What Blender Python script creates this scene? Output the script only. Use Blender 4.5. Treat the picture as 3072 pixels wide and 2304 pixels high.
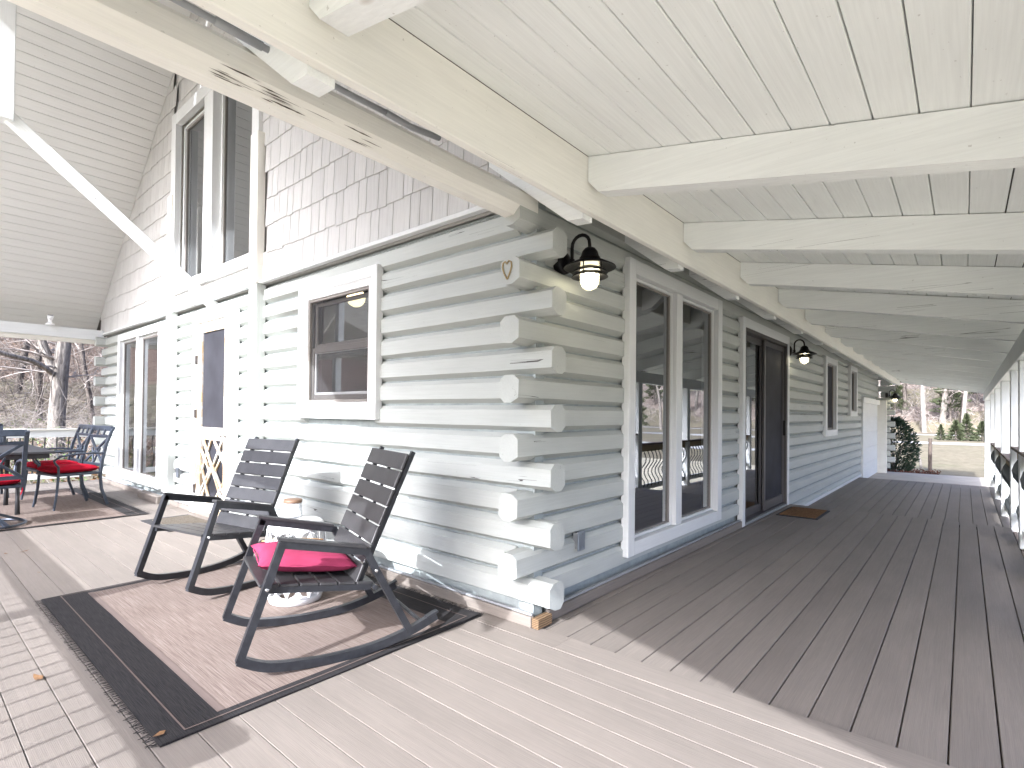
import bpy, math, random
from mathutils import Matrix, Vector
random.seed(7)
scene = bpy.context.scene
for o in list(bpy.data.objects):
    bpy.data.objects.remove(o)
C = scene.collection

# ------------------------------------------------------------------ camera
def make_camera():
    cd = bpy.data.cameras.new('camera'); co = bpy.data.objects.new('camera', cd); C.objects.link(co)
    yaw, pit, rol, f = 0.7018, 0.0126, 0.0099, 1596.96
    fw0 = Vector((-math.sin(yaw), math.cos(yaw), 0)); rt0 = Vector((math.cos(yaw), math.sin(yaw), 0)); z = Vector((0, 0, 1))
    fw = fw0 * math.cos(pit) + z * math.sin(pit); up = z * math.cos(pit) - fw0 * math.sin(pit)
    r = rt0 * math.cos(rol) + up * math.sin(rol); u = up * math.cos(rol) - rt0 * math.sin(rol)
    m = Matrix((r, u, -fw)).transposed().to_4x4(); m.translation = (1.8617, -2.3574, 1.1869)
    co.matrix_world = m
    cd.sensor_fit = 'HORIZONTAL'; cd.sensor_width = 36.0; cd.lens = f / 3072 * 36
    cd.shift_x = -(1545.07 - 1536) / 3072; cd.shift_y = (1220.8 - 1152) / 3072
    cd.clip_start = 0.05; cd.clip_end = 2000
    scene.camera = co
make_camera()

# ------------------------------------------------------------------ light
SUN = Vector((0.165, -1.0, 0.63)).normalized()          # direction towards the sun
EL = math.asin(SUN.z); AZ = math.atan2(SUN.x, SUN.y)
w = bpy.data.worlds.new('World'); scene.world = w; w.use_nodes = True
nt = w.node_tree; nt.nodes.clear()
sk = nt.nodes.new('ShaderNodeTexSky'); sk.sky_type = 'NISHITA'; sk.sun_disc = False
sk.sun_elevation = EL; sk.sun_rotation = AZ; sk.dust_density = 6.0; sk.air_density = 0.6; sk.ozone_density = 2.5
bg = nt.nodes.new('ShaderNodeBackground'); bg.inputs[1].default_value = 0.15
wo = nt.nodes.new('ShaderNodeOutputWorld')
nt.links.new(sk.outputs[0], bg.inputs[0]); nt.links.new(bg.outputs[0], wo.inputs[0])
sl = bpy.data.lights.new('sun', 'SUN'); sl.energy = 2.0; sl.angle = math.radians(0.53); sl.color = (1.0, 0.96, 0.90)
so = bpy.data.objects.new('sun', sl); C.objects.link(so)
so.rotation_euler = SUN.to_track_quat('Z', 'Y').to_euler(); so.location = (2, -12, 9)
scene.view_settings.view_transform = 'Standard'; scene.view_settings.look = 'None'
scene.view_settings.gamma = 1.0; scene.view_settings.exposure = 2.35
scene.view_settings.use_white_balance = True; scene.view_settings.white_balance_temperature = 5750; scene.view_settings.white_balance_tint = 10
scene.view_settings.use_curve_mapping = False
scene.cycles.max_bounces = 10; scene.cycles.diffuse_bounces = 6; scene.cycles.transparent_max_bounces = 16
scene.cycles.caustics_reflective = False; scene.cycles.caustics_refractive = False

# ------------------------------------------------------------------ materials
class NT:
    def __init__(s, name):
        s.m = bpy.data.materials.new(name); s.m.use_nodes = True; s.t = s.m.node_tree; s.t.nodes.clear()
        s.out = s.n('ShaderNodeOutputMaterial'); s.b = s.n('ShaderNodeBsdfPrincipled'); s.l(s.b.outputs[0], s.out.inputs[0])
    def n(s, t, **k):
        x = s.t.nodes.new(t)
        for a, v in k.items(): setattr(x, a, v)
        return x
    def l(s, a, b): s.t.links.new(a, b)
    def coord(s, scale=(1, 1, 1), rnd=True, kind='Object'):
        tc = s.n('ShaderNodeTexCoord'); mp = s.n('ShaderNodeMapping'); mp.inputs['Scale'].default_value = scale
        s.l(tc.outputs[kind], mp.inputs[0])
        if rnd:
            oi = s.n('ShaderNodeObjectInfo'); mu = s.n('ShaderNodeMath', operation='MULTIPLY'); mu.inputs[1].default_value = 91.0
            s.l(oi.outputs['Random'], mu.inputs[0])
            cb = s.n('ShaderNodeCombineXYZ')
            for i in range(3): s.l(mu.outputs[0], cb.inputs[i])
            s.l(cb.outputs[0], mp.inputs['Location'])
        return mp.outputs[0]
    def noise(s, vec, scale, detail=4, rough=.55, dist=0):
        x = s.n('ShaderNodeTexNoise'); x.inputs['Scale'].default_value = scale; x.inputs['Detail'].default_value = detail
        x.inputs['Roughness'].default_value = rough; x.inputs['Distortion'].default_value = dist
        s.l(vec, x.inputs['Vector']); return x.outputs[0]
    def ramp(s, fac, *stops):
        x = s.n('ShaderNodeValToRGB'); e = x.color_ramp.elements
        while len(e) < len(stops): e.new(.5)
        for i, (p, c) in enumerate(stops):
            e[i].position = p; e[i].color = c if len(c) == 4 else (*c, 1)
        s.l(fac, x.inputs[0]); return x.outputs[0]
    def mix(s, fac, a, b, mode='MIX'):
        x = s.n('ShaderNodeMix', data_type='RGBA', blend_type=mode)
        for i, v in ((0, fac), (6, a), (7, b)):
            if isinstance(v, (int, float)): x.inputs[i].default_value = v
            elif isinstance(v, tuple): x.inputs[i].default_value = v if len(v) == 4 else (*v, 1)
            else: s.l(v, x.inputs[i])
        return x.outputs[2]
    def math(s, op, a, b=0.0, c=0.0):
        x = s.n('ShaderNodeMath', operation=op)
        for i, v in enumerate((a, b, c)):
            if isinstance(v, (int, float)): x.inputs[i].default_value = v
            else: s.l(v, x.inputs[i])
        return x.outputs[0]
    def bump(s, h, strength, dist=.01):
        x = s.n('ShaderNodeBump'); x.inputs['Strength'].default_value = strength; x.inputs['Distance'].default_value = dist
        s.l(h, x.inputs['Height']); s.l(x.outputs[0], s.b.inputs['Normal'])
    def fin(s, col=None, rough=.6, metal=0, spec=.4):
        if col is not None:
            if isinstance(col, tuple): s.b.inputs['Base Color'].default_value = (*col, 1)
            else: s.l(col, s.b.inputs['Base Color'])
        s.b.inputs['Roughness'].default_value = rough; s.b.inputs['Metallic'].default_value = metal
        s.b.inputs['Specular IOR Level'].default_value = spec
        return s.m

def sc(c, k): return tuple(min(1, v * k) for v in c)

def paint(name, col, rough=.55, var=.08, cracks=0.0, grain=.25, dirt=0.0, knots=0.0):
    """old paint on wood; local X runs along the piece"""
    s = NT(name)
    low = s.noise(s.coord((.8, 3, 3)), 2.0, 4)
    c = s.ramp(low, (.3, sc(col, 1 - var)), (.7, sc(col, 1 + var * .5)))
    g = s.noise(s.coord((1.5, 45, 45)), 2.2, 6, .65)
    c = s.mix(.10, c, s.ramp(g, (.35, (.3, .3, .3)), (.65, (1, 1, 1))), 'MULTIPLY')
    h = g
    if cracks > 0:
        v = s.coord((.22, 12, 12)); cr = s.noise(v, 1.5, 2, .45, .15)
        d = s.math('ABSOLUTE', s.math('SUBTRACT', cr, .5))
        gate = s.noise(s.coord((.7, 3, 3)), 1.3, 2)
        line = s.math('MULTIPLY', s.math('LESS_THAN', d, .0030), s.math('GREATER_THAN', gate, 1 - cracks))
        c = s.mix(line, c, (.07, .065, .06))
    if knots > 0:
        vo = s.n('ShaderNodeTexVoronoi'); vo.inputs['Scale'].default_value = 2.2; s.l(s.coord((1, 2.6, 2.6)), vo.inputs['Vector'])
        sepc = s.n('ShaderNodeSeparateColor'); s.l(vo.outputs['Color'], sepc.inputs[0])
        kn_ = s.math('MULTIPLY', s.ramp(vo.outputs['Distance'], (.03, (1, 1, 1)), (.10, (0, 0, 0))), s.math('LESS_THAN', sepc.outputs[0], knots))
        c = s.mix(s.math('MULTIPLY', kn_, .55), c, (.30, .22, .13))
    if dirt > 0:
        sp = s.noise(s.coord((1, 1, 1)), 55, 2, .6)
        sp2 = s.math('MULTIPLY', s.math('GREATER_THAN', sp, .735), dirt)
        c = s.mix(sp2, c, (.12, .09, .06))
    s.bump(h, grain, .004)
    return s.fin(c, rough)

def plain(name, col, rough=.5, metal=0, var=.06, scale=6, bump=0.0, bscale=60, spec=.4):
    s = NT(name); n = s.noise(s.coord(), scale, 4)
    c = s.ramp(n, (.3, sc(col, 1 - var)), (.7, sc(col, 1 + var)))
    if bump: s.bump(s.noise(s.coord(), bscale, 3), bump, .004)
    return s.fin(c, rough, metal, spec)

def deck_mat():
    s = NT('deck_composite'); base = (.205, .179, .156)
    oi = s.n('ShaderNodeObjectInfo')
    g = s.noise(s.coord((.9, 34, 34)), 3.0, 5, .6, 1.2)
    w = s.n('ShaderNodeTexWave'); w.wave_type = 'BANDS'; w.bands_direction = 'Y'
    w.inputs['Scale'].default_value = 9; w.inputs['Distortion'].default_value = 9; w.inputs['Detail'].default_value = 3; w.inputs['Detail Scale'].default_value = 1.4
    s.l(s.coord((.35, 7, 7)), w.inputs['Vector'])
    low = s.noise(s.coord((.7, 2, 2)), 2, 4)
    c = s.ramp(low, (.25, sc(base, .88)), (.75, sc(base, 1.1)))
    c = s.mix(.30, c, s.ramp(g, (.3, (.55, .53, .52)), (.7, (1.15, 1.13, 1.1))), 'MULTIPLY')
    c = s.mix(.16, c, s.ramp(w.outputs[0], (.2, (.5, .5, .5)), (.8, (1, 1, 1))), 'MULTIPLY')
    hv = s.n('ShaderNodeHueSaturation'); s.l(c, hv.inputs['Color'])
    s.l(s.math('MULTIPLY_ADD', oi.outputs['Random'], .16, .92), hv.inputs['Value']); c = hv.outputs[0]
    s.bump(s.math('ADD', s.math('MULTIPLY', g, .5), w.outputs[0]), .28, .0011)
    return s.fin(c, .62, 0, .35)

def rug_mat():
    s = NT('rug_weave')
    st = s.noise(s.coord((1.2, 70, 1), rnd=False), 3.2, 5, .7)
    st2 = s.noise(s.coord((3, 150, 1), rnd=False), 2.2, 3, .7)
    c = s.ramp(st, (.28, (.11, .082, .068)), (.5, (.185, .147, .127)), (.72, (.27, .23, .205)))
    c = s.mix(.45, c, s.ramp(st2, (.3, (.45, .4, .38)), (.7, (1.2, 1.2, 1.2))), 'MULTIPLY')
    wv = s.noise(s.coord((260, 260, 1), rnd=False), 1.0, 1)
    s.bump(wv, .4, .003)
    return s.fin(c, .9, 0, .1)

def weave_dark():
    s = NT('rug_border_weave'); c = s.ramp(s.noise(s.coord((3, 120, 1), rnd=False), 3, 3), (.3, (.013, .013, .014)), (.75, (.045, .041, .041)))
    s.bump(s.noise(s.coord((260, 260, 1), rnd=False), 1.0, 1), .4, .003)
    return s.fin(c, .85, 0, .15)

def glass_mat(name='window_glass', tint=(.5, .56, .55), ior=4.6):
    s = NT(name); s.t.nodes.remove(s.b)
    g = s.n('ShaderNodeBsdfGlossy'); g.inputs['Roughness'].default_value = .012; g.inputs['Color'].default_value = (.95, .97, 1, 1)
    nz = s.n('ShaderNodeBump'); nz.inputs['Strength'].default_value = .02; nz.inputs['Distance'].default_value = .02
    s.l(s.noise(s.coord(), 1.6, 1), nz.inputs['Height']); s.l(nz.outputs[0], g.inputs['Normal'])
    t = s.n('ShaderNodeBsdfTransparent'); t.inputs[0].default_value = (*tint, 1)
    f = s.n('ShaderNodeFresnel'); f.inputs[0].default_value = ior
    mx = s.n('ShaderNodeMixShader'); s.l(f.outputs[0], mx.inputs[0]); s.l(t.outputs[0], mx.inputs[1]); s.l(g.outputs[0], mx.inputs[2])
    s.l(mx.outputs[0], s.out.inputs[0]); return s.m

def screen_mat(name, col, a):
    s = NT(name); d = s.b; s.fin(col, .7, 0, .2)
    n = s.noise(s.coord((1, 1, 1)), 3, 2); s.l(s.ramp(n, (.3, sc(col, .8)), (.7, sc(col, 1.25))), d.inputs['Base Color'])
    t = s.n('ShaderNodeBsdfTransparent'); mx = s.n('ShaderNodeMixShader'); mx.inputs[0].default_value = a
    s.l(t.outputs[0], mx.inputs[1]); s.l(d.outputs[0], mx.inputs[2]); s.l(mx.outputs[0], s.out.inputs[0]); return s.m

def bark_mat(name, a, b):
    s = NT(name); n = s.noise(s.coord((9, 9, 1.6)), 2.2, 6, .65, .5)
    c = s.ramp(n, (.33, a), (.68, b)); s.bump(n, .9, .03); return s.fin(c, .9, 0, .15)

def ground_mat(name, a, b, c3):
    s = NT(name); n = s.noise(s.coord(rnd=False), .35, 5, .6); n2 = s.noise(s.coord((1, .25, 1), rnd=False), 4, 5, .7)
    c = s.ramp(n, (.3, a), (.55, b), (.75, c3))
    c = s.mix(.5, c, s.ramp(n2, (.3, (.55, .52, .45)), (.7, (1.15, 1.12, 1.05))), 'MULTIPLY')
    s.bump(n2, .8, .05); return s.fin(c, .95, 0, .1)

def litter_mat(name, cols, scale=9):
    s = NT(name); n = s.noise(s.coord(rnd=False), scale, 6, .75); n2 = s.noise(s.coord(rnd=False), .4, 3)
    c = s.ramp(n, (.3, cols[0]), (.5, cols[1]), (.72, cols[2]))
    c = s.mix(.3, c, s.ramp(n2, (.3, (.6, .6, .6)), (.7, (1.1, 1.1, 1.1))), 'MULTIPLY')
    s.bump(n, 1, .05); return s.fin(c, .95, 0, .1)

def emit_mat(name, col, st):
    s = NT(name); s.b.inputs['Emission Color'].default_value = (*col, 1); s.b.inputs['Emission Strength'].default_value = st
    return s.fin(sc(col, .8), .3)

M = dict(
    log=paint('log_paint', (.465, .482, .456), .6, .06, .36, .3, .25),
    logend=paint('log_end_paint', (.72, .755, .71), .6, .06, .2, .3, .3),
    chink=plain('groove_shade_chinking', (.31, .34, .335), .8, 0, .14, 14, .8, 45),  # darkened past its own tone, so groove shade between logs shows in sun
    trim=paint('white_trim_paint', (.70, .71, .705), .5, .04, 0, .2, .1),
    cream=paint('cream_beam_paint', (.84, .825, .765), .6, .05, .30, .25, .25),
    rafter=paint('rafter_paint', (.86, .878, .865), .6, .05, .42, .3, .3, .22),
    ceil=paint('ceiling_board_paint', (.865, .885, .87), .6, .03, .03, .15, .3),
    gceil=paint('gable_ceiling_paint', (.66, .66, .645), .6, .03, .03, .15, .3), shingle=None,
    deck=deck_mat(), rug=rug_mat(), rugd=weave_dark(),
    rugs=plain('rug_stripe', (.12, .09, .078), .9),
    glass=glass_mat(), glassf=glass_mat('front_glass', (.55, .6, .6), 1.7),
    screen=screen_mat('insect_screen', (.035, .035, .042), .93),
    screenl=screen_mat('window_screen', (.05, .05, .052), .45),
    taupe=plain('taupe_sash', (.23, .21, .19), .5), bronze=plain('bronze_frame', (.09, .083, .082), .45, .3),
    black=plain('black_metal', (.014, .013, .014), .42, .4, .2, 30, .35, 220),
    frame=plain('black_chair_frame', (.022, .023, .027), .38, .2, .3, 25, .2, 160, .5),
    slat=plain('black_chair_slat', (.030, .029, .030), .42, 0, .25, 9, .25, 120, .5),
    bolt=plain('bolt_steel', (.7, .7, .7), .25, 1),
    pink=plain('pink_fabric', (.28, .038, .085), .9, 0, .10, 9, .4, 300, .1),
    piping=plain('pillow_piping', (.45, .30, .14), .8),
    red=plain('red_cushion', (.34, .007, .022), .9, 0, .18, 10, .4, 250, .1),
    ceramic=plain('white_ceramic', (.72, .72, .715), .18, 0, .02, 5, 0, 0, .5),
    jar=plain('jar_glass', (.72, .74, .76), .2, 0, .3, 55, .6, 70),
    lid=plain('jar_lid_wood', (.17, .105, .065), .5), pine=None,
    pipe=plain('grey_conduit', (.27, .28, .29), .4), outlet=plain('outlet_cover', (.26, .29, .33), .35, .6),
    lampglass=None, bulb=emit_mat('lamp_bulb', (1, .86, .62), 5.0), globe=emit_mat('globe_lamp', (1, .72, .36), 1.8),
    heart=plain('rope_heart', (.35, .27, .14), .9),
    rawwood=None,
    tablem=plain('table_metal', (.03, .03, .033), .6, .1), dinec=plain('dining_chair_metal', (.045, .055, .075), .38, .3, .2, 20),
    rail=paint('rail_paint', (.74, .76, .75), .55, .05, .15), railcap=paint('rail_cap_wood', (.17, .13, .10), .7, .2, .3),
    raildark=paint('rail_edge_wood', (.42, .32, .18), .7, .15, .2), balu=plain('baluster_metal', (.05, .055, .055), .4, .4),
    ground=ground_mat('field_grass', (.15, .135, .095), (.20, .175, .125), (.14, .14, .085)), yard=ground_mat('pale_bounce_lawn', (.40, .37, .29), (.47, .435, .345), (.36, .35, .26)), concrete=plain('concrete', (.40, .36, .31), .85, 0, .10, 3, .5, 40),  # near grass colour made pale to throw light up to the porch ceiling
    mulch=litter_mat('red_mulch', ((.05, .02, .015), (.14, .06, .04), (.25, .12, .09)), 30),
    litter=litter_mat('leaf_litter', ((.075, .048, .035), (.19, .135, .10), (.34, .27, .21))),
    hill=litter_mat('hill_litter', ((.08, .064, .054), (.18, .145, .12), (.29, .24, .205)), 1.5),
    road=plain('pale_road', (.42, .41, .39), .9, 0, .08),
    bark=bark_mat('grey_bark', (.035, .03, .026), (.18, .155, .135)), barkp=bark_mat('pale_bark', (.08, .07, .06), (.32, .29, .255)),
    twig=plain('twig_bark', (.14, .115, .095), .9, 0, .3, 3), twigp=plain('pale_twig', (.26, .23, .205), .9, 0, .3, 3),
    needle=plain('evergreen_needles', (.030, .055, .030), .7, 0, .4, 3), cedar=plain('cedar_foliage', (.060, .072, .034), .8, 0, .35, 2),
    vine=plain('shrub_leaf', (.09, .15, .03), .6, 0, .4, 5), leaf=plain('dead_leaf', (.20, .11, .05), .9, 0, .3, 40),
    coir=litter_mat('coir_mat', ((.09, .045, .02), (.24, .13, .06), (.36, .22, .11)), 60), rubber=plain('mat_rubber', (.03, .03, .032), .8),
    braid=litter_mat('braided_mat', ((.10, .085, .065), (.20, .175, .14), (.30, .265, .22)), 70),
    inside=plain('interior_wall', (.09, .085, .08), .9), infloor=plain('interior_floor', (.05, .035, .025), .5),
    backing=plain('sheathing', (.46, .45, .44), .9), roof=plain('roof_shingle_sheet', (.13, .12, .11), .9), tan=plain('jamb_paint', (.72, .70, .64), .6), white=plain('white_plastic', (.85, .85, .85), .4),
    fence=bark_mat('fence_post_wood', (.05, .04, .035), (.17, .135, .11)), drape=plain('curtain_cloth', (.60, .60, .58), .9),
)
def shingle_mat():
    s = NT('shingle_paint'); base = (.585, .575, .56)
    g = s.noise(s.coord((60, 60, 1.5)), 2.2, 4, .7)
    oi = s.n('ShaderNodeObjectInfo'); hv = s.n('ShaderNodeHueSaturation')
    c = s.ramp(g, (.3, sc(base, .82)), (.55, base), (.8, sc(base, 1.06))); s.l(c, hv.inputs['Color'])
    s.l(s.math('MULTIPLY_ADD', oi.outputs['Random'], .10, .93), hv.inputs['Value'])
    s.bump(g, .9, .004); return s.fin(hv.outputs[0], .65)
M['shingle'] = shingle_mat()
def pine_mat():
    s = NT('weathered_pine'); v = s.coord((3, 3, .8)); w_ = s.noise(v, 4, 3, .5, 2.5)
    rings = s.math('FRACT', s.math('MULTIPLY', w_, 9)); blot = s.noise(s.coord((3, 3, 3)), 2, 3)
    c = s.mix(s.ramp(rings, (.0, (0, 0, 0)), (.9, (1, 1, 1))), (.42, .30, .17), (.55, .43, .29))
    c = s.mix(s.ramp(blot, (.45, (0, 0, 0)), (.56, (1, 1, 1))), (.60, .58, .53), c); s.bump(rings, .2, .003); return s.fin(c, .7)
M['pine'] = pine_mat()
def endgrain():
    s = NT('raw_end_grain'); w_ = s.n('ShaderNodeTexWave'); w_.wave_type = 'RINGS'; w_.inputs['Scale'].default_value = 22; w_.inputs['Distortion'].default_value = 2.5
    s.l(s.coord((1, 1, 1.6)), w_.inputs[0]); return s.fin(s.ramp(w_.outputs[0], (.2, (.07, .04, .02)), (.7, (.20, .13, .07))), .8)
M['rawwood'] = endgrain()
def lampglass():
    s = NT('lamp_jar_glass'); s.t.nodes.remove(s.b)
    t = s.n('ShaderNodeBsdfTransparent'); t.inputs[0].default_value = (.95, .93, .82, 1); g = s.n('ShaderNodeBsdfGlossy'); g.inputs['Roughness'].default_value = .05
    tr = s.n('ShaderNodeBsdfTranslucent'); tr.inputs[0].default_value = (.9, .85, .65, 1)
    a = s.n('ShaderNodeMixShader'); a.inputs[0].default_value = .35; s.l(t.outputs[0], a.inputs[1]); s.l(tr.outputs[0], a.inputs[2])
    f = s.n('ShaderNodeFresnel'); b = s.n('ShaderNodeMixShader'); s.l(f.outputs[0], b.inputs[0]); s.l(a.outputs[0], b.inputs[1]); s.l(g.outputs[0], b.inputs[2])
    s.l(b.outputs[0], s.out.inputs[0]); return s.m
M['lampglass'] = lampglass()

# ------------------------------------------------------------------ builders
WM = {}; CACHE = {}
def mesh(name, v, f, smooth=False):
    m = bpy.data.meshes.new(name); m.from_pydata([tuple(p) for p in v], [], f); m.update()
    if smooth: m.polygons.foreach_set('use_smooth', [True] * len(m.polygons))
    return m
def put(name, me, mat, parent=None, world=None):
    """one mesh object at a world matrix, under parent"""
    o = bpy.data.objects.new(name, me); C.objects.link(o)
    if mat is not None and me is not None and len(me.materials) == 0: me.materials.append(M[mat] if isinstance(mat, str) else mat)
    world = world or Matrix.Identity(4)
    WM[o] = world
    if parent is not None:
        o.parent = parent; o.matrix_basis = WM[parent].inverted() @ world
    else: o.matrix_basis = world
    return o
def T(x, y, z): return Matrix.Translation((x, y, z))
def RZ(a): return Matrix.Rotation(a, 4, 'Z')
def thing(name, label, cat, world=None, group=None):
    return tag(put(name, None, None, None, world), label, cat, group)
def tag(o, label, cat, group=None):
    o['label'] = label; o['category'] = cat
    if group: o['group'] = group
    return o
def struct(o): o['kind'] = 'structure'; return o
def cbox(sx, sy, sz, b=.004):
    key = ('cb', round(sx, 3), round(sy, 3), round(sz, 3), round(b, 4))
    def gen():
        h = (sx / 2, sy / 2, sz / 2); bb = min(b, min(h) * .45); v = []; idx = {}
        for X in (-1, 1):
            for Y in (-1, 1):
                for Z in (-1, 1):
                    for a in range(3):
                        p = [X * (h[0] - bb), Y * (h[1] - bb), Z * (h[2] - bb)]; s_ = (X, Y, Z); p[a] = s_[a] * h[a]
                        idx[(X, Y, Z, a)] = len(v); v.append(p)
        f = []
        for a in range(3):
            b1, c1 = (a + 1) % 3, (a + 2) % 3
            for s_ in (-1, 1):
                q = []
                for (i, j) in ((-1, -1), (1, -1), (1, 1), (-1, 1)):
                    k = [0, 0, 0]; k[a] = s_; k[b1] = i; k[c1] = j; q.append(idx[(*k, a)])
                f.append(q if s_ > 0 else q[::-1])
            for i in (-1, 1):
                for j in (-1, 1):
                    k0 = [0, 0, 0]; k0[b1] = i; k0[c1] = j; k0[a] = -1; k1 = list(k0); k1[a] = 1
                    q = [idx[(*k0, b1)], idx[(*k1, b1)], idx[(*k1, c1)], idx[(*k0, c1)]]
                    f.append(q if i * j < 0 else q[::-1])
        for X in (-1, 1):
            for Y in (-1, 1):
                for Z in (-1, 1):
                    q = [idx[(X, Y, Z, 0)], idx[(X, Y, Z, 1)], idx[(X, Y, Z, 2)]]
                    f.append(q if X * Y * Z > 0 else q[::-1])
        return mesh('box', v, f)
    return key, gen
def box(name, mat, parent, x0, x1, y0, y1, z0, z1, b=.004, along=None):
    """axis-aligned chamfered box; 'along' turns the local X axis along that world axis so the grain follows it"""
    cx, cy, cz = (x0 + x1) / 2, (y0 + y1) / 2, (z0 + z1) / 2; dx, dy, dz = abs(x1 - x0), abs(y1 - y0), abs(z1 - z0)
    if along is None: along = 'xyz'[[dx, dy, dz].index(max(dx, dy, dz))]
    if along == 'y': R = RZ(math.pi / 2); s_ = (dy, dx, dz)
    elif along == 'z': R = Matrix.Rotation(-math.pi / 2, 4, 'Y'); s_ = (dz, dy, dx)
    else: R = Matrix.Identity(4); s_ = (dx, dy, dz)
    return obox(name, mat, parent, T(cx, cy, cz) @ R, s_, b)
def obox(name, mat, parent, world, size, b=.004):
    key, gen = cbox(*size, b); key = (key, mat)
    if key not in CACHE: CACHE[key] = gen()
    return put(name, CACHE[key], mat, parent, world)
def basis(o, ax, ay, az):
    m = Matrix((ax, ay, az)).transposed().to_4x4(); m.translation = o; return m
def beam(name, mat, parent, p0, p1, wd, ht, up=(0, 0, 1), b=.006):
    """rectangular bar between two points"""
    p0, p1 = Vector(p0), Vector(p1); ax = (p1 - p0).normalized(); up = Vector(up); ay = up.cross(ax).normalized(); az = ax.cross(ay)
    return obox(name, mat, parent, basis((p0 + p1) / 2, ax, ay, az), ((p1 - p0).length, wd, ht), b)
def prism(prof, x0, x1, seg=1, jit=0.0, caps=True, rnd=None):
    """closed profile [(y,z)] swept along X with optional waviness"""
    n = len(prof); v = []; f = []; rnd = rnd or random
    for i in range(seg + 1):
        x = x0 + (x1 - x0) * i / seg; oy = rnd.uniform(-jit, jit); oz = rnd.uniform(-jit, jit) * .6
        for (y, z) in prof: v.append((x, y + oy + rnd.uniform(-jit, jit) * .5, z + oz + rnd.uniform(-jit, jit) * .7))
    for i in range(seg):
        for k in range(n):
            a = i * n + k; b_ = i * n + (k + 1) % n; f.append((a, b_, b_ + n, a + n))
    if caps: f.append(list(range(n))[::-1]); f.append([seg * n + k for k in range(n)])
    return v, f
def sweep(path, wl, hn, lat=(1, 0, 0), closed=False):
    """rectangular tube along a planar path; wl across the plane, hn in the plane"""
    lat = Vector(lat).normalized(); P = [Vector(p) for p in path]; n = len(P); v = []; f = []
    for i in range(n):
        if closed: a = (P[i] - P[i - 1]).normalized(); b_ = (P[(i + 1) % n] - P[i]).normalized()
        else:
            a = (P[i] - P[max(0, i - 1)]); b_ = (P[min(n - 1, i + 1)] - P[i])
            a = a.normalized() if a.length > 1e-9 else b_.normalized(); b_ = b_.normalized() if b_.length > 1e-9 else a
        t = (a + b_).normalized(); nm = lat.cross(t).normalized(); k = 1 / max(.35, nm.dot(lat.cross(a).normalized()))
        for (s1, s2) in ((-1, -1), (1, -1), (1, 1), (-1, 1)): v.append(P[i] + lat * (s1 * wl / 2) + nm * (s2 * hn / 2 * k))
    m_ = n if closed else n - 1
    for i in range(m_):
        for k in range(4):
            a = i * 4 + k; b_ = i * 4 + (k + 1) % 4; c_ = ((i + 1) % n) * 4; f.append((a, b_, c_ + (k + 1) % 4, c_ + k))
    if not closed: f += [(3, 2, 1, 0), tuple(n * 4 - 4 + k for k in range(4))]
    return v, f
def tube(path, r, n=8, cap=True):
    P = [Vector(p) for p in path]; v = []; f = []; ref = None; rs = r if isinstance(r, (list, tuple)) else [r] * len(P)
    for i, p in enumerate(P):
        t = (P[min(i + 1, len(P) - 1)] - P[max(i - 1, 0)]).normalized()
        if ref is None: ref = Vector((0, 0, 1)) if abs(t.z) < .9 else Vector((1, 0, 0))
        a = t.cross(ref).normalized(); b_ = a.cross(t).normalized(); ref = b_
        for k in range(n):
            an = 2 * math.pi * k / n; v.append(p + (a * math.cos(an) + b_ * math.sin(an)) * rs[i])
    for i in range(len(P) - 1):
        for k in range(n):
            x = i * n + k; y = i * n + (k + 1) % n; f.append((x, x + n, y + n, y))
    if cap: f += [tuple(range(n)), tuple(len(P) * n - n + k for k in range(n))[::-1]]
    return v, f
def lathe(prof, n=24):
    v = []; f = []
    for (r, z) in prof:
        for k in range(n):
            a = 2 * math.pi * k / n; v.append((r * math.cos(a), r * math.sin(a), z))
    for i in range(len(prof) - 1):
        for k in range(n):
            a = i * n + k; b_ = i * n + (k + 1) % n; f.append((a, b_, b_ + n, a + n))
    return v, f
def join(*parts):
    v = []; f = []
    for (a, b_) in parts:
        o = len(v); v += list(a); f += [tuple(i + o for i in q) for q in b_]
    return v, f
def bx(x0, x1, y0, y1, z0, z1):
    v = [(x, y, z) for x in (x0, x1) for y in (y0, y1) for z in (z0, z1)]
    return v, [(0, 1, 3, 2), (4, 6, 7, 5), (0, 4, 5, 1), (2, 3, 7, 6), (0, 2, 6, 4), (1, 5, 7, 3)]
def xf(vf, m): return [m @ Vector(p) for p in vf[0]], vf[1]

def recalc(me):
    import bmesh
    b = bmesh.new(); b.from_mesh(me); bmesh.ops.recalc_face_normals(b, faces=b.faces); b.to_mesh(me); b.free(); return me
def obj(name, vf, mat, parent=None, world=None, smooth=False, fix=True):
    me = mesh(name, vf[0], vf[1], smooth)
    if fix: recalc(me)
    return put(name, me, mat, parent, world)
def stuff(o, label=None, cat=None):
    o['kind'] = 'stuff'
    if label: o['label'] = label; o['category'] = cat
    return o

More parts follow.
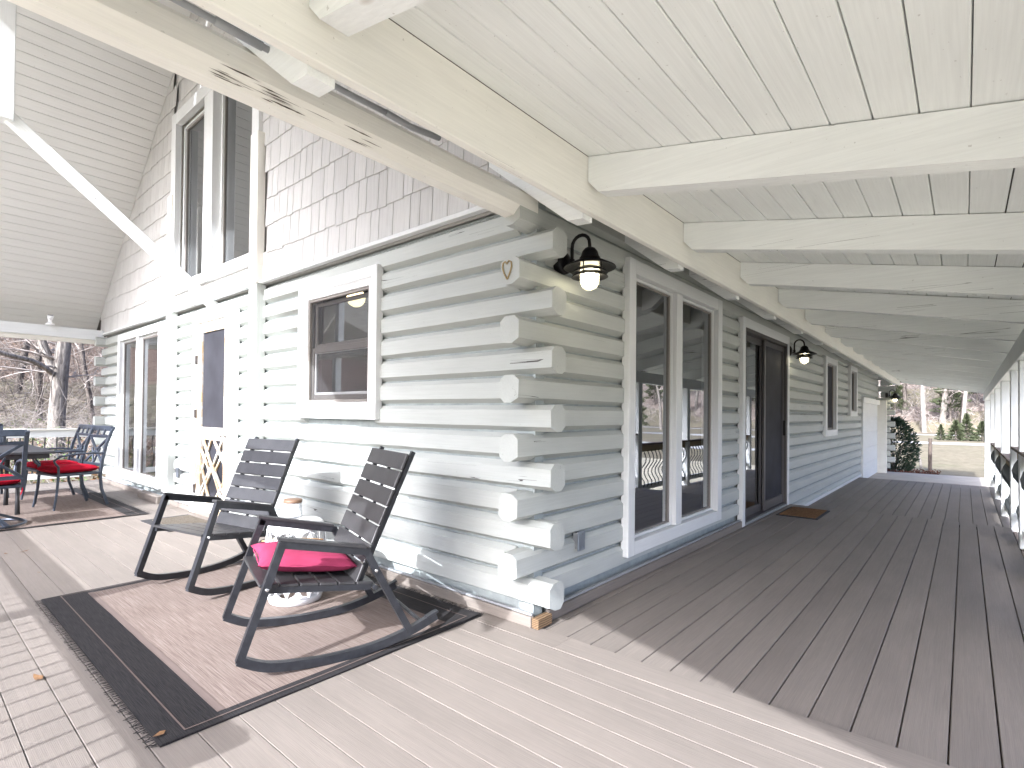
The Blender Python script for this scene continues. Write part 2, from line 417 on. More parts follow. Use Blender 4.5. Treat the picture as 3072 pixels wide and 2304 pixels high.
# ================================================================== THE GROUND
def ground_h(x, y):
    h = -.56
    d = y - 74
    if d > 0: h += min(d * .30, 40)
    if x < -13: h += min((-13 - x) * .05, .7)
    if x < -26: h += min((-26 - x) * .42, 24)
    if y < -30: h += min((-30 - y) * .2, 7)  # rise added out of view to cut low sky light on the front wall
    return h
def grid(x0, x1, y0, y1, nx, ny, hf):
    v = [(x0 + (x1 - x0) * i / nx, y0 + (y1 - y0) * j / ny, 0) for j in range(ny + 1) for i in range(nx + 1)]
    v = [(x, y, hf(x, y)) for x, y, _ in v]
    f = [(j * (nx + 1) + i, j * (nx + 1) + i + 1, (j + 1) * (nx + 1) + i + 1, (j + 1) * (nx + 1) + i) for j in range(ny) for i in range(nx)]
    return v, f
struct(obj('lawn', grid(-400, 400, -400, 400, 100, 100, lambda x, y: ground_h(x, y)), 'ground', fix=False))
struct(obj('bounce_yard', grid(-11.5, 34, -29, 17.5, 40, 40, lambda x, y: ground_h(x, y) + .012), 'yard', fix=False))  # unseen pale sheet added over the field grass to bounce light into the porch
struct(obj('woodland_floor', grid(-100, -11.6, -40, 60, 60, 50, lambda x, y: ground_h(x, y) + .03 + .05 * math.sin(x * 1.3) * math.sin(y)), 'litter', fix=False))
struct(obj('added_front_hill', grid(-120, 120, -110, -29, 40, 30, lambda x, y: ground_h(x, y) + .06), 'yard', fix=False))  # out-of-view hill, added and toned for the light it lets reach the porch
struct(obj('wooded_hillside', grid(-140, 140, 72, 200, 60, 40, lambda x, y: ground_h(x, y) + .05 + (.4 * math.sin(x * .21) * math.sin(y * .3) if y > 76 else 0)), 'hill', fix=False))
def strip(y, wd, sl, x0=-140, x1=140, z=.02):
    return grid(x0, x1, 0, 1, 60, 1, lambda a, b_: 0), y, wd, sl, z
def road(name, y, wd, sl, z, x0=-140, x1=140):
    v, f = [], []
    for i in range(61):
        x = x0 + (x1 - x0) * i / 60; yc = y + sl * x + 1.2 * math.sin(x * .03)
        for s_ in (-1, 1): v.append((x, yc + s_ * wd / 2, ground_h(x, yc) + z))
    for i in range(60): f.append((2 * i, 2 * i + 2, 2 * i + 3, 2 * i + 1))
    return struct(obj(name, (v, f), 'road', fix=False))
road('gravel_lane', 44, 3.4, .02, .02); road('far_road', 66, 3.5, .0, .03)
# curved pale drive that the side windows mirror
dv, df = [], []
for i in range(41):
    t = i / 40; x = 6 + 34 * t; y = 26 + 17 * t ** 1.6
    for s_ in (-1, 1): dv.append((x - s_ * .5, y + s_ * 1.4, ground_h(x, y) + .025))
for i in range(40): df.append((2 * i, 2 * i + 2, 2 * i + 3, 2 * i + 1))
struct(obj('driveway', (dv, df), 'road', fix=False))
slab = struct(box('concrete_slab', 'concrete', None, -.7, 2.75, 12.06, 16.1, -.75, -.355, .01, 'y'))
struct(obj('mulch_bed', grid(-2.2, 1.35, 16.11, 18.6, 14, 10, lambda x, y: -.50 + .05 * math.sin(x * 5) * math.sin(y * 4) - .06 * max(0, x)), 'mulch', fix=False))

# ================================================================== DECKS
PITCH = .1445
def deck_row(parent, axis, c0, c1, u0, u1, z, joints):
    """one row of boards between c0 and c1 across, cut at the joints along its length"""
    cuts = [u0] + sorted(joints) + [u1]
    for a, b_ in zip(cuts[:-1], cuts[1:]):
        dz = random.uniform(-.0008, .0008)
        if axis == 'x': box('deck_board', 'deck', parent, a + .001, b_ - .001, c0, c1, z - .025 + dz, z + dz, .0014, 'x')
        else: box('deck_board', 'deck', parent, c0, c1, a + .001, b_ - .001, z - .025 + dz, z + dz, .0025, 'y')
fd = struct(obj('front_deck', join(bx(-9.4, 2.42, -3.24, -.0, -.24, -.06)), 'railcap'))
yj = -.005
for n in range(22):
    c1 = (.012 if n == 0 else yj - PITCH * n) - .0016; c0 = yj - PITCH * (n + 1) + .0016
    jn = [.262, -4.1] if n == 0 else ([-.58, -6.0] if n == 2 else [random.choice((-6.6, -5.2, -7.8)), 2.42 - random.choice((1.0, 1.2))][: 1 + (n > 6)])
    deck_row(fd, 'x', c0, c1, -9.38, 2.40, 0, jn)
sd_ = struct(obj('side_porch_deck', join(bx(.0, 2.27, .02, 5.62, -.26, -.07)), 'railcap'))
xs = [.0265] + [.2257 + PITCH * k for k in range(-1, 15)]
for a, b_ in zip(xs[:-1], xs[1:]): deck_row(sd_, 'y', a + .0028, b_ - .0028, .016, 5.655, -.012, [])
ld = struct(obj('lower_porch_deck', join(bx(-.02, 2.30, 5.63, 12.03, -.5, -.25)), 'railcap'))
for k in range(-2, 15):
    x0 = max(-.02, .2257 + PITCH * k - .02); deck_row(ld, 'y', x0 + .003, .2257 + PITCH * (k + 1) - .023, 5.66, 12.05, -.192, [])
box('rim_board', 'deck', fd, -9.4, 2.42, -3.27, -3.245, -.26, -.004, .003)
box('riser_board', 'deck', sd_, .0, 2.26, 5.63, 5.654, -.19, -.04, .003)
box('rim_board', 'railcap', sd_, 2.262, 2.40, .02, 5.65, -.20, -.05, .004)
box('rim_board', 'railcap', ld, 2.262, 2.42, 5.66, 12.05, -.36, -.23, .004)

# ================================================================== THE LOG HOUSE
H = thing('log_house', 'pale green log house with white trim, shingled gable and wraparound porch roof', 'house', T(0, 0, 0))
MF = Matrix.Identity(4)                    # front wall frame: u -> X, outward -> -Y
MS = RZ(math.pi / 2)                       # side wall frame: u -> Y, outward -> +X
def lb(name, mat, parent, Mw, u0, u1, d0, d1, z0, z1, b=.004):
    """box in a wall frame; d counts outward from the log faces"""
    du, dd, dz = u1 - u0, abs(d1 - d0), z1 - z0; c = Mw @ T((u0 + u1) / 2, -(d0 + d1) / 2, (z0 + z1) / 2)
    if dz > du: return obox(name, mat, parent, c @ Matrix.Rotation(-math.pi / 2, 4, 'Y'), (dz, dd, du), b)
    return obox(name, mat, parent, c, (du, dd, dz), b)
def rects(u0, u1, z0, z1, ops):
    us = sorted({u0, u1, *[o[0] for o in ops], *[o[1] for o in ops]}); zs = sorted({z0, z1, *[o[2] for o in ops], *[o[3] for o in ops]})
    for a, b_ in zip(us[:-1], us[1:]):
        if a < u0 or b_ > u1: continue
        for c_, d_ in zip(zs[:-1], zs[1:]):
            if c_ < z0 or d_ > z1: continue
            if any(o[0] <= (a + b_) / 2 <= o[1] and o[2] <= (c_ + d_) / 2 <= o[3] for o in ops): continue
            yield a, b_, c_, d_
LP = .1645; Z0 = .09
OCT = [(0, .036), (0, .132), (.034, .160), (.10, .160), (.136, .130), (.136, .036), (.10, .008), (.052, .008)]
rl = random.Random(3)
def wall(name, Mw, u0, u1, zb, zt, ops, courses, ends):
    parts = [bx(a, b_, .048, .13, c_, d_) for a, b_, c_, d_ in rects(u0 + .06, u1 - .02, zb, zt, ops)]
    wp = obj(name, join(*parts), 'chink', H, Mw)
    for i in courses:
        z = Z0 + LP * i; a0, a1 = ends(i)
        cuts = sorted([(max(o[0], a0), min(o[1], a1)) for o in ops if o[2] < z + LP * .65 and o[3] > z + LP * .35 and o[1] > a0 and o[0] < a1])
        s_ = a0; segs = []
        for c0, c1 in cuts: segs.append((s_, c0)); s_ = c1
        segs.append((s_, a1))
        for a, b_ in segs:
            if b_ - a < .03: continue
            prof = [(y + rl.uniform(-.002, .002), zz + rl.uniform(-.002, .002)) for y, zz in OCT]
            L = b_ - a; vf = prism(prof, -L / 2, L / 2, max(1, int(L / .5)), .0018, True, rl)
            obj('log', vf, 'log', wp, Mw @ T((a + b_) / 2, 0, z))
    return wp
FO = [(-2.54, -1.50, 1.18, 2.23), (-4.98, -4.00, -.1, 2.22), (-8.14, -6.24, .24, 2.26)]
SO = [(1.10, 2.90, .22, 2.26), (3.67, 5.53, -.2, 2.21), (8.12, 9.09, .89, 2.19), (10.68, 11.51, 1.25, 2.22), (12.47, 15.60, -.6, 1.64)]
fwall = wall('front_log_wall', MF, -9.2, 0, .03, 2.41, FO, range(14), lambda i: (-9.33 if i % 2 == 0 else -9.06, .13 if i % 2 == 0 and i < 13 else -.137))
swall = wall('side_log_wall', MS, 0, 15.7, -.42, 2.5, SO, range(-2, 15), lambda i: (5.6 if i < 0 else (-.13 if i % 2 else .137), 15.75))
# the two other walls close the house
obj('far_log_wall', join(bx(-9.2, -.02, 15.66, 15.78, -.6, 2.5)), 'log', H)
for i in range(14):
    if i % 2 == 1:   # side logs pass at the left corner
        obj('log', prism(OCT, -.8, .8, 3, .003, True, rl), 'log', fwall, T(-9.2, .67, Z0 + LP * i) @ RZ(-math.pi / 2))
obj('left_log_wall', join(bx(-9.19, -9.08, .1, 15.7, -.3, 2.5)), 'log', H)
for i in range(-2, 14):          # ends of the cross wall logs at the garage corner
    ln = .17 if i % 2 else .06
    obj('log', prism(OCT, -.1 - ln, ln, 2, .002, True, rl), 'log', H.children[0] if False else swall, T(.21, 15.66, Z0 + LP * i))
box('corner_jamb', 'tan', H, -.02, .205, 15.55, 15.66, -.36, 1.66, .005)
# interior shell
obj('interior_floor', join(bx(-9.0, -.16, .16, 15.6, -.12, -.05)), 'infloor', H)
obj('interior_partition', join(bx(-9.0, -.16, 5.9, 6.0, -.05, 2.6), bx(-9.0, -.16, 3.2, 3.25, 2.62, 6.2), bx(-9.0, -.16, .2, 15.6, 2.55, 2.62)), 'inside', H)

# ---- skirting and flashing
box('skirting_board', 'deck', H, -9.2, .026, -.034, -.004, .0, .060, .003)
box('skirting_end', 'rawwood', H, .028, .075, -.028, .10, .0, .056, .002, 'y')
box('skirting_board', 'deck', H, .005, .034, .13, 3.60, -.010, .055, .003)
box('flashing', 'pipe', H, -9.2, .02, -.020, .0, .062, .074, .001); box('flashing', 'pipe', H, .0, .022, .13, 3.60, .058, .072, .001)
box('skirting_board', 'deck', H, -6.75, -5.95, -.12, -.036, .002, .088, .004)
box('flashing', 'trim', H, -.005, .016, 5.7, 12.4, -.19, -.15, .002)

# ---- windows and doors
def frame4(name, mat, parent, Mw, u0, u1, z0, z1, wl, wr, wb, wt, d0, d1, b=.004):
    lb(name, mat, parent, Mw, u0, u0 + wl, d0, d1, z0, z1, b); lb(name, mat, parent, Mw, u1 - wr, u1, d0, d1, z0, z1, b)
    lb(name, mat, parent, Mw, u0 + wl + .001, u1 - wr - .001, d0, d1 - .002, z0, z0 + wb, b); lb(name, mat, parent, Mw, u0 + wl + .001, u1 - wr - .001, d0, d1 - .002, z1 - wt, z1, b)
def pane(parent, Mw, u0, u1, z0, z1, d, mat='glass', name='pane'):
    v = [(u0, -d, z0), (u1, -d, z0), (u1, -d, z1), (u0, -d, z1)]
    me = mesh(name, v, [(0, 1, 2, 3)]); return put(name, me, mat, parent, Mw)
def two_pane(Mw, u0, u1, z0, z1, label, glass='glass'):
    wd = obj('window', join(bx(u0 + .07, u0 + .09, -.03, .13, z0 + .05, z1 - .05), bx(u1 - .09, u1 - .07, -.03, .13, z0 + .05, z1 - .05),
                            bx(u0 + .09, u1 - .09, -.03, .13, z0 + .05, z0 + .075), bx(u0 + .09, u1 - .09, -.03, .13, z1 - .075, z1 - .05)), 'trim', H, Mw)
    wd['label'] = label
    frame4('trim', 'trim', wd, Mw, u0, u1, z0, z1, .10, .11, .10, .105, -.02, .042)
    um = u0 + (u1 - u0) * .475
    lb('mullion', 'trim', wd, Mw, um - .06, um + .06, -.06, .030, z0 + .102, z1 - .107)
    for a, b_ in ((u0 + .10, um - .06), (um + .06, u1 - .11)):
        frame4('sash', 'trim', wd, Mw, a + .002, b_ - .002, z0 + .103, z1 - .108, .022, .022, .022, .022, -.05, -.006, .003)
        frame4('stop', 'taupe', wd, Mw, a + .026, b_ - .026, z0 + .127, z1 - .132, .014, .022, .014, .014, -.05, -.018, .002)
        pane(wd, Mw, a + .036, b_ - .036, z0 + .138, z1 - .143, -.030, glass)
    return wd
two_pane(MS, 1.05, 2.945, .171, 2.316, 'tall two pane window beside the corner log ends')
two_pane(MF, -8.20, -6.19, .15, 2.345, 'tall two pane window left of the screen door', 'glass')

# sliding door
sl_ = obj('sliding_door', join(bx(3.70, 3.74, -.03, .10, -.01, 2.17), bx(5.46, 5.50, -.03, .10, -.01, 2.17), bx(3.74, 5.46, -.03, .10, 2.12, 2.17), bx(3.74, 5.46, -.02, .10, -.012, .03)), 'bronze', H, MS)
frame4('trim', 'trim', sl_, MS, 3.60, 5.58, -.01, 2.265, .085, .075, .0, .105, -.02, .04)
frame4('door_frame', 'bronze', sl_, MS, 3.742, 4.62, .032, 2.118, .055, .06, .09, .07, -.075, -.045)
pane(sl_, MS, 3.797, 4.56, .12, 2.05, -.06)
frame4('screen_frame', 'bronze', sl_, MS, 4.565, 5.458, .034, 2.116, .05, .04, .11, .06, -.034, -.005)
pane(sl_, MS, 4.615, 5.418, .144, 2.056, -.02, 'screen', 'screen')
lb('handle', 'black', sl_, MS, 5.42, 5.452, -.004, .03, .93, 1.13); lb('threshold', 'pipe', sl_, MS, 3.69, 5.50, .0, .035, -.011, .012)

# small side windows with dark insect screens
for (u0, u1, z0, z1, lab) in ((8.075, 9.137, .8435, 2.238, 'dark screened window after the second lantern'), (10.635, 11.554, 1.20, 2.27, 'small dark screened window beside the garage door')):
    wd = obj('window', join(bx(u0 + .05, u0 + .07, -.02, .12, z0 + .05, z1 - .05), bx(u1 - .07, u1 - .05, -.02, .12, z0 + .05, z1 - .05), bx(u0 + .07, u1 - .07, -.02, .12, z1 - .07, z1 - .05)), 'trim', H, MS); wd['label'] = lab
    frame4('trim', 'trim', wd, MS, u0, u1, z0, z1, .10, .10, .11, .10, -.02, .045)
    frame4('sash', 'taupe', wd, MS, u0 + .102, u1 - .102, z0 + .112, z1 - .102, .03, .03, .03, .03, -.05, -.01, .003)
    pane(wd, MS, u0 + .13, u1 - .13, z0 + .14, z1 - .13, -.03, 'screen', 'screen')

# garage door
gd = obj('garage_door', join(bx(12.45, 15.6, .03, .08, -.36, 1.62)), 'trim', H, MS)
for k in range(5): lb('panel', 'trim', gd, MS, 12.56, 15.55, -.028, -.008, -.35 + k * .39, -.35 + k * .39 + .382, .006)
lb('trim', 'trim', gd, MS, 12.45, 12.56, -.06, .04, -.36, 1.52); lb('trim', 'trim', gd, MS, 12.45, 15.545, -.02, .05, 1.525, 1.66)

# small double hung window on the front
fw_ = obj('window', join(bx(-2.53, -2.50, -.03, .14, 1.2, 2.22), bx(-1.53, -1.50, -.03, .14, 1.2, 2.22), bx(-2.5, -1.53, -.03, .14, 1.2, 1.23), bx(-2.5, -1.53, -.03, .14, 2.19, 2.22)), 'white', H, MF)
fw_['label'] = 'small double hung window between the post and the corner'
frame4('trim', 'trim', fw_, MF, -2.593, -1.439, 1.131, 2.2815, .075, .075, .08, .085, -.02, .042)
frame4('vinyl_frame', 'white', fw_, MF, -2.516, -1.516, 1.214, 2.194, .05, .05, .05, .05, -.02, .022)
frame4('sash', 'taupe', fw_, MF, -2.465, -1.567, 1.266, 2.142, .022, .022, .02, .022, -.02, .012, .003)
frame4('sash', 'taupe', fw_, MF, -2.44, -1.59, 1.72, 2.118, .03, .03, .045, .03, -.07, -.04, .003)
frame4('sash', 'taupe', fw_, MF, -2.44, -1.59, 1.288, 1.735, .03, .03, .04, .05, -.038, -.012, .003)
frame4('sash', 'white', fw_, MF, -2.408, -1.62, 1.33, 1.684, .02, .012, .02, .004, -.038, -.022, .002)
pane(fw_, MF, -2.41, -1.62, 1.765, 2.088, -.055, 'glass'); pane(fw_, MF, -2.41, -1.62, 1.33, 1.685, -.03, 'glass')
pane(fw_, MF, -2.44, -1.59, 1.29, 2.12, -.006, 'screenl', 'screen')
gl = thing('globe_lamp', 'lit warm globe lamp hanging inside the small front window', 'lamp', T(-2.85, .62, 2.30))
obj('globe', xf(lathe([(.001, -.09)] + [(.09 * math.sin(a), -.09 * math.cos(a)) for a in [math.pi * k / 10 for k in range(1, 10)]] + [(.001, .09)], 16), T(0, 0, 0)), 'globe', gl, T(-2.72, .62, 2.31), True)
obj('rod', tube([(0, 0, .085), (0, 0, .24)], .008), 'bronze', gl, T(-2.72, .62, 2.31))

# screen door
dr = obj('screen_door', join(bx(-4.99, -4.96, -.02, .12, 0, 2.2), bx(-4.03, -4.0, -.02, .12, 0, 2.2), bx(-4.96, -4.03, -.02, .12, 2.17, 2.2)), 'trim', H, MF)
lb('trim', 'trim', dr, MF, -5.06, -4.92, -.02, .046, .01, 2.19); lb('trim', 'trim', dr, MF, -4.025, -3.92, -.02, .046, .01, 2.19); lb('trim', 'trim', dr, MF, -5.06, -3.92, -.02, .05, 2.192, 2.30)
lb('hinge', 'bronze', dr, MF, -4.935, -4.905, .03, .062, 1.72, 1.82, .002); lb('hinge', 'bronze', dr, MF, -4.935, -4.905, .03, .062, 1.10, 1.20, .002); lb('hinge', 'bronze', dr, MF, -4.935, -4.905, .03, .062, .24, .34, .002)
for (a, b_, c_, d_) in ((-4.915, -4.80, .04, 2.17), (-4.165, -4.035, .04, 2.17)): lb('stile', 'pine', dr, MF, a, b_, -.005, .034, c_, d_)
for (c_, d_) in ((2.07, 2.17), (.86, 1.0), (.04, .20)): lb('rail', 'pine', dr, MF, -4.799, -4.166, -.004, .032, c_, d_)
pane(dr, MF, -4.80, -4.165, 1.0, 2.07, .012, 'screen', 'screen'); pane(dr, MF, -4.80, -4.165, .20, .86, .0, 'screen', 'screen')
u0, u1, z0, z1 = -4.798, -4.167, .202, .858; uc = (u0 + u1) / 2; zc = (z0 + z1) / 2
def strut(a, b_, d=0.0): beam('lattice_bar', 'pine', dr, (a[0], -.016 - d, a[1]), (b_[0], -.016 - d, b_[1]), .028, .022, (0, -1, 0), .003)
strut((u0 + .02, z0), (u1 - .06, z1)); strut((u0 + .06, z1), (u1 - .02, z0), .004)
strut((u0, zc - .06), (uc - .05, z1), .0); strut((uc + .05, z1), (u1, zc + .10), .004); strut((u0, zc + .06), (uc - .08, z0), .004); strut((uc + .08, z0), (u1, zc - .10))
strut((u0, zc + .22), (uc - .02, zc - .05), .007); strut((uc + .02, zc + .05), (u1, zc - .22), .007); strut((u0, zc - .24), (uc - .06, zc + .02), -.003); strut((uc + .06, zc - .02), (u1, zc + .24), -.003)
kn = obj('knob', lathe([(.001, .055), (.02, .055), (.026, .045), (.026, .032), (.012, .025), (.010, .01), (.028, .008), (.030, .0)], 14), 'bolt', dr, T(-4.10, -.034, .93) @ Matrix.Rotation(math.pi / 2, 4, 'X'), True)

# upper gable windows
uw = obj('window', join(bx(-5.80, -5.76, -.03, .13, 2.72, 4.86), bx(-3.48, -3.44, -.03, .13, 2.72, 4.86), bx(-5.76, -3.48, -.03, .13, 2.70, 2.74), bx(-5.76, -3.48, -.03, .13, 4.84, 4.88)), 'tan', H, MF)
uw['label'] = 'tall pair of gable windows above the screen door'
frame4('trim', 'trim', uw, MF, -5.87, -3.39, 2.64, 4.94, .15, .15, .12, .15, -.02, .055)
lb('mullion', 'trim', uw, MF, -4.80, -4.55, -.09, .05, 2.762, 4.788)
for a, b_ in ((-5.72, -4.80), (-4.55, -3.54)):
    frame4('sash', 'trim', uw, MF, a + .002, b_ - .002, 2.763, 4.787, .035, .035, .03, .03, -.085, -.04, .003)
    frame4('stop', 'taupe', uw, MF, a + .04, b_ - .04, 2.795, 4.755, .012, .012, .012, .012, -.085, -.06, .002)
    pane(uw, MF, a + .048, b_ - .048, 2.80, 4.75, -.075, 'glass')

# ---- wall posts, gable shingles
for (a, b_, zt) in ((-5.89, -5.75, 3.90), (-3.505, -3.335, 3.90)):
    lb('wall_post', 'log', H, MF, a, b_, -.02, .075, .0, 2.42, .006); lb('wall_post', 'cream', H, MF, a + .005, b_ - .005, .0, .082, 2.422, zt, .006)
ROOF = lambda x: 6.70 - .825 * abs(x + 4.6)
gp = [(-9.45, 2.41), (.25, 2.41), (.25, 2.70), (-4.6, 6.72), (-9.45, 2.70)]
gops = (-5.80, -3.44, 2.70, 4.88)
gv = []; gf = []
for a, b_, c_, d_ in rects(-9.4, .15, 2.41, 6.7, [gops]):
    n = 12
    for i in range(n):
        xa = a + (b_ - a) * i / n; xb = a + (b_ - a) * (i + 1) / n
        za, zb = min(d_, ROOF(xa) + .05), min(d_, ROOF(xb) + .05)
        if za <= c_ and zb <= c_: continue
        o = len(gv); gv += [(xa, .02, c_), (xb, .02, c_), (xb, .02, max(zb, c_)), (xa, .02, max(za, c_)), (xa, .1, c_), (xb, .1, c_), (xb, .1, max(zb, c_)), (xa, .1, max(za, c_))]
        gf += [(o, o + 1, o + 2, o + 3), (o + 4, o + 7, o + 6, o + 5)]
gw = obj('gable_wall', (gv, gf), 'backing', H, fix=False)
lb('drip_trim', 'trim', H, MF, -9.33, -5.892, .0, .05, 2.420, 2.452); lb('drip_trim', 'trim', H, MF, -5.748, -3.507, .0, .05, 2.420, 2.452); lb('drip_trim', 'trim', H, MF, -3.333, .02, .0, .05, 2.420, 2.452)
rs = random.Random(11)
for r in range(16):
    z0 = 2.445 + .264 * r; x = -9.4 + rs.uniform(0, .1)
    while x < .05:
        wd_ = rs.choice((.10, .125, .15, .165, .19, .21)); xa, xb = x, x + wd_; x += wd_ + .005; xm = (xa + xb) / 2
        if ROOF(xm) < z0 - .03 or min(ROOF(xa), ROOF(xb)) < z0 - .12: continue
        top = z0 + .285
        if -5.86 < xm < -3.40 and 2.64 < z0 + .2 and z0 < 4.72 and z0 > 2.6: continue
        if -5.88 < xm < -5.76 or -3.49 < xm < -3.34: continue
        if -5.87 < xm < -3.39 and r == 0: top = 2.66
        dz = rs.uniform(-.012, .006); tilt = math.atan2(.011, .28)
        hgt = top - z0 - dz
        world = T(xm, -.010, z0 + dz + hgt / 2) @ Matrix.Rotation(-tilt, 4, 'X')
        obox('shingle', 'shingle', gw, world, (wd_, .008, round(hgt, 2)), .0015)

# ================================================================== ROOFS, BEAMS
S2 = .825; RL = math.sqrt(1 + S2 * S2)
YF = -3.5
def slope_board(name, mat, parent, side, t, wdt, y0, y1, th=.018, off=0.0):
    """board under the gable roof; t = distance down the slope from the ridge; side -1 left, +1 right"""
    ax = Vector((0, 1, 0)); dn = Vector((side / RL, 0, -S2 / RL)); nrm = Vector((side * S2 / RL, 0, 1 / RL))
    p = Vector((-4.6, 0, 6.70)) + dn * (t + wdt / 2) + nrm * (th / 2 + off) + Vector((0, (y0 + y1) / 2, 0))
    az = nrm; ay = az.cross(ax)
    return obox(name, mat, parent, basis(p, ax, ay, az), (y1 - y0, wdt - .003, th), .003)
for side in (-1, 1):
    x_e = -9.75 if side < 0 else .40; L = abs(x_e + 4.6) * RL
    dn = Vector((side / RL, 0, -S2 / RL)); nrm = Vector((side * S2 / RL, 0, 1 / RL)); R0 = Vector((-4.6, 0, 6.70))
    vs = []
    for off in (.03, .16):
        for (t, y) in ((-.0, YF), (L, YF), (L, 16.2), (0, 16.2)): vs.append(R0 + dn * t + nrm * off + Vector((0, y, 0)))
    rf = obj('roof', (vs, [(0, 1, 2, 3), (4, 5, 6, 7), (0, 1, 5, 4), (1, 2, 6, 5), (2, 3, 7, 6), (3, 0, 4, 7)]), 'roof', H)
    t = .02
    while t < L - .1:
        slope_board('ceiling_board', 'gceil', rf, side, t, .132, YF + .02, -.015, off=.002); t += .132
# gable-end bargeboards whose lower edge shades the front wall
for side in (-1, 1):
    xe = -9.9 if side < 0 else .42; zl = lambda x: 5.94 - .775 * abs(x + 4.57)
    pr = [(-4.57, 5.94), (xe, zl(xe)), (xe, ROOF(xe) + .25), (-4.57, 6.95)]
    obj('bargeboard', ([(x, y, z) for y in (YF - .045, YF - .005) for x, z in pr], [(0, 1, 2, 3), (7, 6, 5, 4), (0, 4, 5, 1), (1, 5, 6, 2), (2, 6, 7, 3), (3, 7, 4, 0)]), 'cream', H)
EO = [(-.155, .04), (-.155, .12), (-.12, .155), (-.03, .155), (.0, .12), (.0, .045), (-.045, 0), (-.11, 0)]
def eave(name, x, y0, y1, z, sgn, mat):
    prof = [(-a * sgn, b_) for a, b_ in EO]
    return obj(name, prism(prof, 0, y1 - y0, 12, .003, True, rl), mat, H, T(x, y0, z) @ RZ(math.pi / 2))
eave('eave_beam', .0, YF, .03, 2.287, 1, 'cream')
eave('eave_beam', -9.17, YF, .0, 2.275, 1, 'cream')
box('fascia', 'trim', H, -9.165, -9.12, YF, -.02, 2.335, 2.50, .004)
rv, rf_ = [], []; rq = random.Random(31)
for i in range(26):
    big = i < 21; y = rq.gauss(-1.50, .09) if big else rq.gauss(-1.12, .03); a = .03 + .0 * y; t_ = rq.uniform(.1, .95); L_ = rq.uniform(.015, .07); h_ = rq.uniform(.0008, .0032)
    x = -.045 * (1 - t_) + .0015; z = 2.287 + .045 * t_ - .0015; d = Vector((.707, 0, -.707)) * .002; up_ = Vector((.707, 0, .707)); o = len(rv); P = Vector((x, y, z)) + d
    rv += [P - Vector((0, L_, 0)), P + up_ * h_ + Vector((0, rq.uniform(-.4, .4) * L_, 0)), P + Vector((0, L_, 0)), P - up_ * h_ * .7 + Vector((0, rq.uniform(-.4, .4) * L_, 0))]; rf_.append((o, o + 1, o + 2, o + 3))
stuff(obj('rotten_patch', (rv, rf_), 'fence', H, fix=False))
beam('brace', 'rafter', H, (-4.6, .03, 2.355), (-4.6, -1.76, 3.82), .085, .105, (0, 0, 1), .008)
box('king_post', 'trim', H, -4.68, -4.52, -1.83, -1.665, 3.72, 6.68, .006)
box('king_post', 'trim', H, -4.68, -4.52, YF + .05, YF + .2, 2.46, 6.5, .006)
box('tie_beam', 'cream', H, -4.66, -4.54, -3.2, -1.905, 3.72, 3.86, .006)
box('header_beam', 'cream', H, -9.3, .02, -3.02, -2.88, 2.18, 2.40, .006)
for x in (-2.12, -7.0): box('porch_post', 'rail', H, x - .06, x + .06, -3.01, -2.89, .0, ROOF(x) - .05, .006)
box('porch_post', 'rail', H, -9.31, -9.18, -3.01, -2.89, .0, 2.18, .006)

# side porch shed roof
sag = lambda y: -.0075 * max(0, y - 3) 
ZS = lambda x, y: 2.462 - .195 * (x - .44) + sag(y)
SLP = math.atan(.195)
YA, YB = YF, 16.35
rf = obj('shed_roof', (lambda q: ([(x, y, ZS(x, y) + o) for o in (.028, .16) for y in (YA, 3.0, YB) for x in (.36, 2.75)], 
     [(0, 1, 3, 2), (2, 3, 5, 4), (6, 8, 9, 7), (8, 10, 11, 9), (0, 6, 7, 1), (4, 5, 11, 10), (1, 7, 9, 3), (3, 9, 11, 5), (0, 2, 8, 6), (2, 4, 10, 8)]))(0), 'roof', H)
k = 0; x = .437
while x < 2.62:
    for (ya, yb) in ((YA + .01, 3.0), (3.0, YB - .02)):
        a = Vector((x + .0655, ya, ZS(x + .0655, ya) + .012)); b_ = Vector((x + .0655, yb, ZS(x + .0655, yb) + .012))
        dz = random.uniform(-.0012, .0012); a.z += dz; b_.z += dz
        ax = (b_ - a).normalized(); nrm = Vector((math.sin(SLP), 0, math.cos(SLP))); ay = nrm.cross(ax).normalized()
        wdt = .131 - random.choice((.0015, .002, .0025, .004, .0045))
        obox('ceiling_board', 'ceil', rf, basis((a + b_) / 2, ax, ay, ax.cross(ay)), ((b_ - a).length, round(wdt, 4), .02), .0025)
    x += .131
for (ya, yb) in ((YA, 3.0), (3.0, YB)):
    a = Vector((.42, ya, 2.3285 + sag(ya))); b_ = Vector((.42, yb, 2.3285 + sag(yb))); beam('ledger', 'cream', H, a, b_, .04, .268, (0, 0, 1), .004)
for (ya, yb) in ((YA, 3.0), (3.0, YB)):
    a = Vector((2.29, ya, 1.845 + sag(ya))); b_ = Vector((2.29, yb, 1.845 + sag(yb))); beam('rim_beam', 'rail', H, a, b_, .12, .19, (0, 0, 1), .006)
    a = Vector((2.70, ya, 1.93 + sag(ya))); b_ = Vector((2.70, yb, 1.93 + sag(yb))); beam('fascia', 'trim', H, a, b_, .03, .17, (0, 0, 1), .004)
YN = [-3.06, -1.60] + [-.137 + 1.167 * n for n in range(0, 15)]
